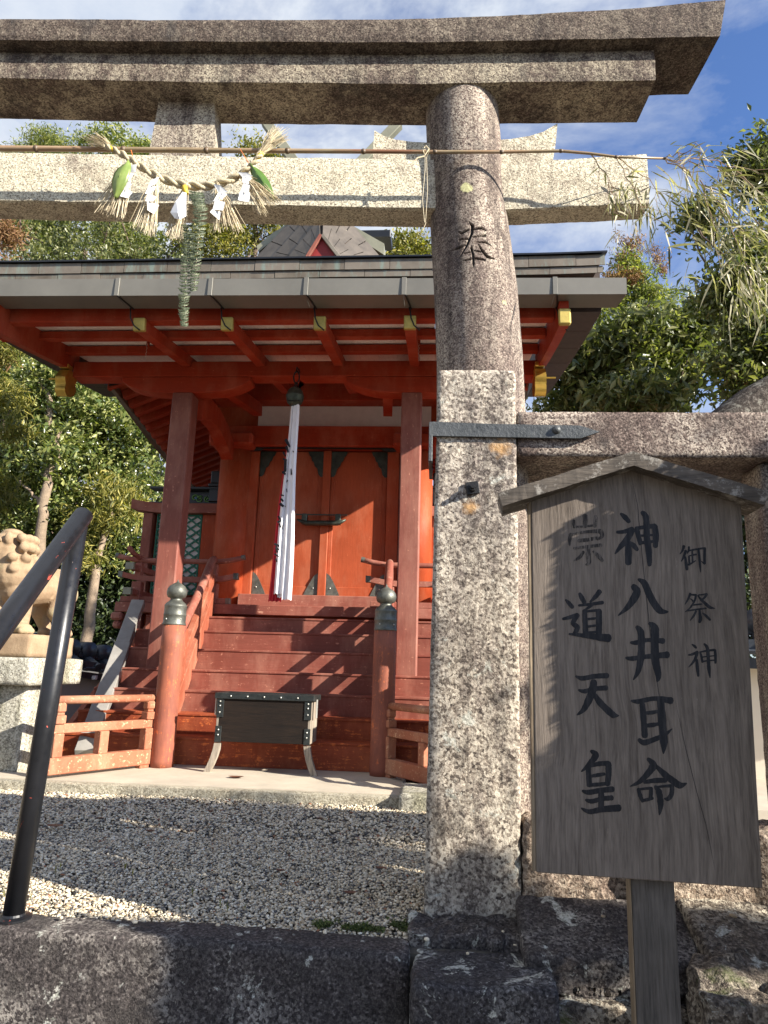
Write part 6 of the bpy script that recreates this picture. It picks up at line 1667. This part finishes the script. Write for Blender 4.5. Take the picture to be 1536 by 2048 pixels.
tree('hedge', 'dark clipped hedge behind the far right wall', (4.4, 9.0, -1),
     [EP(1480, 1130, 8.6, 60, 200, .5), EP(1500, 960, 8.8, 110, 80, .5), EP(1560, 1150, 9, 80, 220, .5)], L_dark, 16000, .08, .12, 34, None, .6, 0, 2.2, .06, cat='hedge', limbs=2)
# leaning lichened trunk at the right edge
lt_ = thing('leaning_tree', tuple(at(1380, 840, 7.4)), 'thick leaning tree trunk mottled with lichen above the crossbar at the right edge', 'tree')
part('trunk', rough(tube([at(1350, 1010, 7.4), at(1440, 890, 7.45), at(1520, 825, 7.5), at(1620, 765, 7.55), at(1730, 660, 7.6), at(1790, 520, 7.7)], [.36, .33, .31, .29, .27, .25], 30), .05, 3, 2.0, .015, 14), M_barkl, lt_, True)
part('trunk', rough(tube([at(1350, 1010, 7.4) + np.array((0, 0, .05)), at(1330, 1200, 7.4), (at(1330, 1300, 7.4)[0], 7.4, -.8)], [.36, .38, .45], 24), .04, 4), M_barkl, lt_, True)

# unseen leaf masses on a trunk, added at the right to shade the gravel
tree('added_shade_tree', 'unseen tree added outside the frame at the right to shade the gravel', (4.9, .8, -.8),
     [(4.3, 1.3, 2.75, .42, .25, .25), (5.3, 1.3, 3.5, .7, .35, .35)], L_broad, 16000, .055, .07, 41, M_bark, .0, 0, 2.0, .07, cat='tree', limbs=3, lean=(4.8, 1.1, 2.9))
hd = thing('added_shade_hedge', (1.35, 1.7, -.8), 'unseen block of leaves added outside the frame to shade the notice board', 'hedge')  # unseen, added to throw shade on the board
R = np.random.default_rng(77); n = 30000
P = np.stack([R.uniform(1.06, 1.62, n), R.uniform(1.62, 1.78, n), R.uniform(-.75, 1.62, n)], 1)
P = P[(P[:, 2] < 1.62 - .16 * np.abs((P[:, 0] - 1.34) / .33) ** 3.0)]; P[:, 0] += 2.3 * (1.7 - P[:, 1])  # sheared along the sun rays to keep the shadow edge clean
link('foliage', leafcloud('foliage', P, .034, L_dark, 78, .3, 1.8), hd)
part('stem', tube([(1.35, 1.7, -.8), (1.35, 1.7, 1.4)], .03, 8), M_bark, hd)
hd = thing('added_shade_hedge', (3.2, 1.0, -.8), 'long unseen block of leaves added at the right to shade kerb, post foot and gravel', 'hedge')  # unseen, added and cut to a profile that shades kerb and post foot
n = 46000
P = np.stack([R.uniform(2.15, 4.6, n), R.uniform(.90, 1.10, n), R.uniform(-.75, 2.25, n)], 1)
P = P[(P[:, 2] < np.interp(P[:, 0], [2.1, 2.6, 3.0, 3.6, 3.8, 4.0, 4.6], [1.72, 1.78, 1.86, 2.10, 2.10, 1.92, 1.80])) & ((P[:, 0] < 3.15) | (P[:, 2] > 1.65))]
q = np.stack([R.uniform(3.02, 3.54, 9000), R.uniform(.92, 1.08, 9000), R.uniform(1.9, 2.9, 9000)], 1); P = np.concatenate([P, q]); P[:, 0] += 2.3 * (1.0 - P[:, 1])  # extra leaf block added to shade a strip of gravel
link('foliage', leafcloud('foliage', P, .055, L_dark, 79, .3, 1.8), hd)
for x in (2.4, 3.2, 4.0): part('stem', tube([(x, 1.0, -.8), (x, 1.0, 1.5)], .03, 8), M_bark, hd)

# ================================================================== bamboo pole, straw rope
bp = thing('bamboo_pole', tuple(at(600, 302, 2.6)), 'thin dried bamboo cane with its leaves still on, tied across the gateway', 'bamboo pole')
PP = [(-80, 296), (0, 297), (150, 298), (300, 300), (430, 301), (575, 302), (730, 303), (860, 304), (1003, 304), (1122, 302), (1180, 307), (1233, 314), (1330, 317)]
PW = [13, 12.5, 12, 11.5, 11, 10, 9, 8, 7, 6.5, 6, 5.5, 4.5]
def bpt(px, py, dy=0.0):
    x, z = atT(px, py, -.205 + dy); return TO + tx * x + ty * (-.205 + dy) + np.array((0, 0, z))
pts = [bpt(*p) for p in PP]
part('culm', tube(pts, [w_ / 2 * 2.75 / 1420 for w_ in PW], 14), M_culm, bp, True)
for px in (73, 247, 413, 575, 727, 870, 1003, 1122, 1233, 1330):
    py = float(np.interp(px, [p[0] for p in PP], [p[1] for p in PP])); wv = float(np.interp(px, [p[0] for p in PP], PW)) / 2 * 2.75 / 1420
    a, b = bpt(px - 4, py), bpt(px + 4, py)
    part('node', tube([a, a + (b - a) * .35, a + (b - a) * .6, b], [wv * 1.05, wv * 1.35, wv * 1.3, wv * 1.02], 12), M_node, bp, True)
def twigs_and_leaves():
    R = np.random.default_rng(8); tw = []; P = []; Dn = []
    def branch(p, q, r, seg=7, droop=.0):
        p, q = np.array(p), np.array(q); pts = []
        for i in range(seg):
            f = i / (seg - 1); c = p + (q - p) * f + np.array((0, 0, -droop * f * f)) + R.normal(size=3) * .006 * (0 < f < 1); pts.append(c)
        tw.append(tube(pts, list(np.linspace(r, r * .4, seg)), 5)); return pts
    ends = []
    main = [((1330, 317), (1420, 372)), ((1330, 317), (1470, 340)), ((1330, 317), (1400, 285)), ((1233, 314), (1330, 380)), ((1233, 314), (1290, 420)), ((1330, 317), (1536, 330)), ((1420, 372), (1500, 480)), ((1400, 360), (1440, 520)), ((1470, 340), (1590, 450)), ((1180, 307), (1255, 400)), ((1440, 420), (1520, 600)), ((1500, 420), (1600, 560))]
    for a, b in main:
        dy = R.uniform(-.12, .18); pts = branch(bpt(*a, 0 if a[0] < 1340 else .05), bpt(*b, dy), .0028, 9, .02); ends.append((pts, dy))
    for pts, dy in list(ends):
        for k in range(5):
            s = pts[R.integers(2, len(pts))]; e = s + np.array((R.uniform(-.02, .13), R.uniform(-.1, .12), R.uniform(-.16, .04)))
            q = branch(s, e, .0014, 6, .03); ends.append((q, dy))
    return tw, ends
tw, ends = twigs_and_leaves()
part('twigs', merge(*tw), M_node if False else M_culm, bp).__setitem__('kind', 'stuff')
def longleaf(p, d, L_, w, R, V, Fc):
    d = np.array(d, float); d /= np.linalg.norm(d); u = R.normal(size=3); s = np.cross(d, u); s /= np.linalg.norm(s) + 1e-9; b = len(V); bend = R.uniform(.1, .5)
    prev = np.array(p, float)
    for i in range(5):
        f = i / 4; ww = w * (.25, 1, .85, .5, .03)[i]; c = np.array(p) + d * L_ * f + np.array((0, 0, -1)) * L_ * bend * f * f * .6
        V.append(c + s * ww / 2); V.append(c - s * ww / 2)
    for i in range(4): Fc.append((b + 2 * i, b + 2 * i + 1, b + 2 * i + 3, b + 2 * i + 2))
R = np.random.default_rng(18); V = []; Fc = []
def leaves_px(n, cx, cy, sx, sy, L0, L1, dyr, dirs=(.35, -.8), spread=.55):
    for _ in range(n):
        px, py = cx + R.normal() * sx, cy + R.normal() * sy
        p = bpt(px, py, R.uniform(*dyr)); d = np.array((dirs[0], 0, dirs[1])) + R.normal(size=3) * spread
        longleaf(p, d, R.uniform(L0, L1), R.uniform(.0045, .010), R, V, Fc)
leaves_px(95, 1410, 375, 50, 40, .06, .13, (-.15, .2), (.8, -.4), .5)
leaves_px(110, 1450, 440, 55, 60, .05, .13, (-.15, .2), (.45, -.8))
leaves_px(85, 1480, 520, 40, 50, .06, .13, (-.15, .2), (.2, -1))
leaves_px(70, 1510, 400, 40, 50, .06, .13, (-.15, .2), (.8, -.5))
leaves_px(55, 1265, 400, 24, 26, .04, .09, (-.06, .08), (-.1, -1), .35)
leaves_px(26, 1290, 430, 18, 28, .05, .10, (-.06, .08), (0, -1), .3)
leaves_px(22, 1370, 305, 30, 12, .03, .07, (-.06, .08), (.9, .2), .4)
leaves_px(70, 1500, 590, 30, 25, .05, .12, (-.1, .15), (.1, -1), .3)
for pp_, dy in ends:
    for q in pp_[2:]:
        if R.random() < .45: longleaf(q, np.array((.3, 0, -.6)) + R.normal(size=3) * .6, R.uniform(.04, .09), .008, R, V, Fc)
o = part('leaf_sprays', (V, Fc), L_bamboo, bp); o['kind'] = 'stuff'
# cord ties
tie = part('cord_tie', merge(tube([bpt(852, 297), bpt(846, 303, -.008), bpt(850, 312), bpt(850, 340, -.0), bpt(845, 400, .0), bpt(849, 445, .02)], .0012, 5), tube([bpt(856, 297), bpt(858, 304, -.01), bpt(853, 314), bpt(855, 380), bpt(851, 445, .02)], .0012, 5),
      tube([bpt(848, 296, .0), bpt(852, 292), bpt(858, 298, -.008), bpt(850, 310, -.006), bpt(846, 300, -.006)], .003, 6), tube([bpt(850, 312, -.004), bpt(835, 316, -.01), bpt(822, 328, -.01)], [.003, .0035, .001], 6),
      tube([bpt(852, 445, .04), bpt(845, 462, .03), bpt(838, 464, .03), bpt(846, 472, .03), bpt(858, 466, .03)], .0015, 5)), M_straw, bp)

sr = thing('straw_rope', tuple(at(370, 330, 2.6)), 'twisted straw rope with straw tassels, white zigzag papers and fern on the bamboo pole', 'straw rope')
RP = [(205, 290), (222, 297), (245, 308), (270, 325), (300, 345), (335, 362), (370, 371), (405, 374), (440, 368), (475, 354), (500, 336), (515, 318), (525, 305)]
def rpt(px, py, dy=-.03): return bpt(px, py, dy)
core = [rpt(*p) for p in RP]
cc = []
for i in range(len(core) - 1):
    for k in range(10): cc.append(core[i] + (core[i + 1] - core[i]) * k / 10)
cc.append(core[-1]); cc = [sum(cc[max(0, i - 4):i + 5]) / len(cc[max(0, i - 4):i + 5]) for i in range(len(cc))]
for st in range(2):
    pts = []; rad = []
    for i, c in enumerate(cc):
        f = i / (len(cc) - 1); a = i * .42 + st * pi; R0 = .0075 * (.65 + .5 * sin(pi * f) ** .6)
        t_ = cc[min(i + 1, len(cc) - 1)] - cc[max(i - 1, 0)]; t_ /= np.linalg.norm(t_); n1 = ty; n2 = np.cross(t_, n1)
        pts.append(c + (n1 * cos(a) + n2 * sin(a)) * R0); rad.append(R0 * 1.12)
    part('rope_strand', tube(pts, rad, 10), M_rope, sr, True)
def straws(p0, ends_, n, r, seed, kink=.0, w0=.004):
    """bundle of stalks from p0 spreading to around each end"""
    R = np.random.default_rng(seed); gs = []
    for i in range(n):
        e, sp_ = ends_[R.integers(len(ends_))]; e = np.array(e) + R.normal(size=3) * np.array((sp_, sp_ * .7, sp_ * .55)); s = np.array(p0) + R.normal(size=3) * w0
        m_ = (s + e) / 2 + R.normal(size=3) * .006 + np.array((0, 0, .01)); gs.append(tube([s, m_, e], [r, r * R.uniform(.7, 1.1), r * .55], 4))
    return merge(*gs)
# end tufts
o = part('straw_tuft', straws(rpt(226, 300), [(rpt(180, 275), .012), (rpt(176, 290), .010), (rpt(190, 270), .010)], 70, .0013, 1), M_straw, sr); o['kind'] = 'stuff'
o = part('straw_tuft', straws(rpt(517, 312), [(rpt(560, 262), .014), (rpt(545, 258), .014), (rpt(570, 275), .012)], 80, .0013, 2), M_straw, sr); o['kind'] = 'stuff'
for a, b in (((218, 294), (228, 302)), ((514, 318), (524, 306))): part('yellow_binding', tube([rpt(*a), rpt(*b)], .010, 10), M_yellow, sr, True)
T_ = [((262, 330), [((215, 425), .028), ((200, 405), .022), ((240, 435), .024)], 90), ((316, 352), [((290, 465), .024), ((270, 455), .022), ((305, 470), .014)], 95),
      ((370, 376), [((350, 478), .022), ((365, 480), .014), ((335, 470), .016)], 95), ((434, 368), [((455, 455), .024), ((475, 462), .022), ((432, 462), .016)], 95), ((482, 350), [((540, 410), .026), ((525, 425), .022), ((555, 400), .02)], 90)]
for i, (p, es, n) in enumerate(T_):
    o = part('straw_tassel', straws(rpt(p[0], p[1], -.038), [(rpt(e[0], e[1], -.045), s_ * .62) for e, s_ in es], n, .0012, 10 + i), M_straw, sr); o['kind'] = 'stuff'
part('yellow_binding', tube([rpt(369, 373, -.045), rpt(372, 388, -.047)], .011, 10), M_yellow, sr, True)
for a, b, q in (((266, 315), (262, 300), 1), ((497, 326), (480, 298), 1)): part('orange_cord', tube([rpt(*a), rpt(*b)], .0018, 6), simple('orange_cord', (.6, .16, .03), .6) if a[0] == 266 else bpy.data.materials['orange_cord'], sr)
# zigzag papers: folded strips
def shide(px0, py0, steps_, w, label=None):
    """steps_: list of quads in photo pixels, each a panel slightly turned about the vertical"""
    for k, quad in enumerate(steps_):
        d0 = -.055 - .004 * k; tw_ = (.012 if k % 2 else -.008)
        V = [rpt(x, y, d0 + (tw_ if j in (1, 2) else 0)) for j, (x, y) in enumerate(quad)]
        V += [v + ty * .0006 for v in V]
        o = part('zigzag_paper', (V, [(0, 1, 2, 3), (7, 6, 5, 4), (0, 4, 5, 1), (1, 5, 6, 2), (2, 6, 7, 3), (3, 7, 4, 0)]), M_paper, sr)
shide(0, 0, [[(262, 330), (274, 328), (270, 345), (260, 345)], [(262, 345), (268, 347), (258, 362), (252, 358)], [(256, 362), (264, 368), (252, 382), (246, 376)], [(250, 376), (265, 385), (255, 396), (240, 392)]], 0)
shide(0, 0, [[(303, 360), (319, 353), (312, 368), (294, 376)], [(299, 371), (315, 373), (304, 388), (290, 387)], [(295, 386), (314, 394), (306, 403), (290, 402)], [(294, 402), (318, 410), (308, 428), (295, 420)]], 0)
shide(0, 0, [[(427, 368), (440, 370), (456, 384), (438, 388)], [(436, 386), (454, 388), (444, 402), (427, 402)], [(430, 400), (450, 404), (446, 421), (425, 419)], [(424, 419), (443, 424), (438, 440), (420, 424)]], 0)
shide(0, 0, [[(475, 344), (494, 345), (506, 352), (486, 356)], [(486, 353), (503, 356), (498, 368), (484, 364)], [(487, 366), (500, 370), (497, 386), (480, 384)], [(480, 384), (500, 385), (498, 404), (476, 400)]], 0)
# centre paper, wrapped like a cone round the bundle
cpts = [rpt(365, 384, -.06), rpt(373, 386, -.062), rpt(372, 415, -.07), rpt(372, 432, -.075), rpt(360, 439, -.09), rpt(350, 437, -.085), rpt(341, 425, -.07), rpt(352, 402, -.065), rpt(356, 426, -.10)]
o = part('cone_paper', (cpts, [(0, 1, 2, 8), (0, 8, 7), (7, 8, 6), (6, 8, 5), (5, 8, 4), (4, 8, 3), (3, 8, 2)]), M_paper, sr)
sd_ = o.modifiers.new('thick', 'SOLIDIFY'); sd_.thickness = .001
# two evergreen leaves
def bigleaf(tip0, tip1, wid, mat, name, lab, dy=-.07, curve=.02, side=1):
    a, b = np.array(rpt(*tip0, dy)), np.array(rpt(*tip1, dy)); d = b - a; L_ = np.linalg.norm(d); d /= L_; s = np.cross(d, ty); s /= np.linalg.norm(s); V = []; Fc = []; n = 14; m_ = 6
    for i in range(n + 1):
        f = i / n; w_ = wid * sin(pi * min(1, f * 1.0 + .0)) ** .75 * (1 - .15 * f) + .0005
        for j in range(m_ + 1):
            g = j / m_ * 2 - 1; V.append(a + d * L_ * f + s * w_ * g - ty * (curve * sin(pi * f) - .012 * abs(g) - .0012 * sin(f * 40) * abs(g)))
    for i in range(n):
        for j in range(m_): k = i * (m_ + 1) + j; Fc.append((k, k + 1, k + m_ + 2, k + m_ + 1))
    o = part(name, (V, Fc), mat, sr, True, lab); sd2 = o.modifiers.new('thick', 'SOLIDIFY'); sd2.thickness = .0008
    part('leaf_midrib', tube([a - ty * .002, (a + b) / 2 - ty * (curve + .0012), b - ty * .002], [.0018, .0013, .0006], 6), M_yellow if False else mat, o)
bigleaf((257, 320), (229, 396), .0345, M_mirrorleaf, 'leaf', 'broad pale green leaf', -.075)
bigleaf((500, 327), (548, 400), .028, M_leafd, 'leaf', 'darker green leaf partly behind the straw', -.04, .01)
# curled fern fronds hanging from the middle
def fern(pts, curl_w, n, seed, name, face=1):
    R = np.random.default_rng(seed); P = [np.array(rpt(x, y, dy)) for x, y, dy in pts]; C_ = []
    T = np.linspace(0, len(P) - 1, n)
    for t in np.repeat(T, 1): i = min(int(t), len(P) - 2); C_.append(P[i] + (P[i + 1] - P[i]) * (t - i))
    rc = tube(C_, .0018, 5); part('frond_stem', rc, M_culm, sr)
    V = []; Fc = []
    for i, c in enumerate(C_):
        f = i / n; cw = curl_w * (1 - .5 * f ** 2) * R.uniform(.85, 1.12); tl = R.uniform(-.25, .25)
        ring = []
        for k in range(21):
            a = -1.5 + 3.0 * k / 20; q = c + tx * cw * sin(a) * .92 + ty * (-cw * .75 * cos(a)) + np.array((0, 0, -cw * .62 * cos(a) + tl * cw * sin(a))); ring.append((q, a))
        b = len(V)
        for q, a in ring: V += [q + np.array((0, 0, .0042)), q - np.array((0, 0, .003))]
        for k in range(20): Fc.append((b + 2 * k, b + 2 * k + 1, b + 2 * k + 3, b + 2 * k + 2))
        for k in range(64):
            q, a = ring[min(20, int(k / 64 * 21))]; q = q + R.normal(size=3) * .0008
            dirn = tx * sin(a) * .9 + np.array((0, 0, .85 if k % 3 else -.5)) - ty * .35 + R.normal(size=3) * .12; dirn /= np.linalg.norm(dirn)
            w_ = tx * .0012; L_ = (.0095 if k % 3 else .006) * (1 - .3 * f); b = len(V); V += [q - w_, q + w_, q + dirn * L_]; Fc.append((b, b + 1, b + 2))
    o = part(name, (V, Fc), M_fern, sr); o['kind'] = 'stuff'
fern([(392, 385, -.05), (402, 420, -.055), (398, 470, -.055), (392, 530, -.05), (388, 580, -.045)], .028, 36, 3, 'fern_frond')
fern([(372, 450, -.03), (378, 490, -.035), (374, 530, -.035), (370, 580, -.035), (368, 620, -.035), (369, 650, -.035)], .026, 40, 4, 'fern_frond')
ring_ = [rpt(352 + 20 * cos(a), 408 + 24 * sin(a), -.04) for a in np.linspace(-1.2, 2.0, 16)]
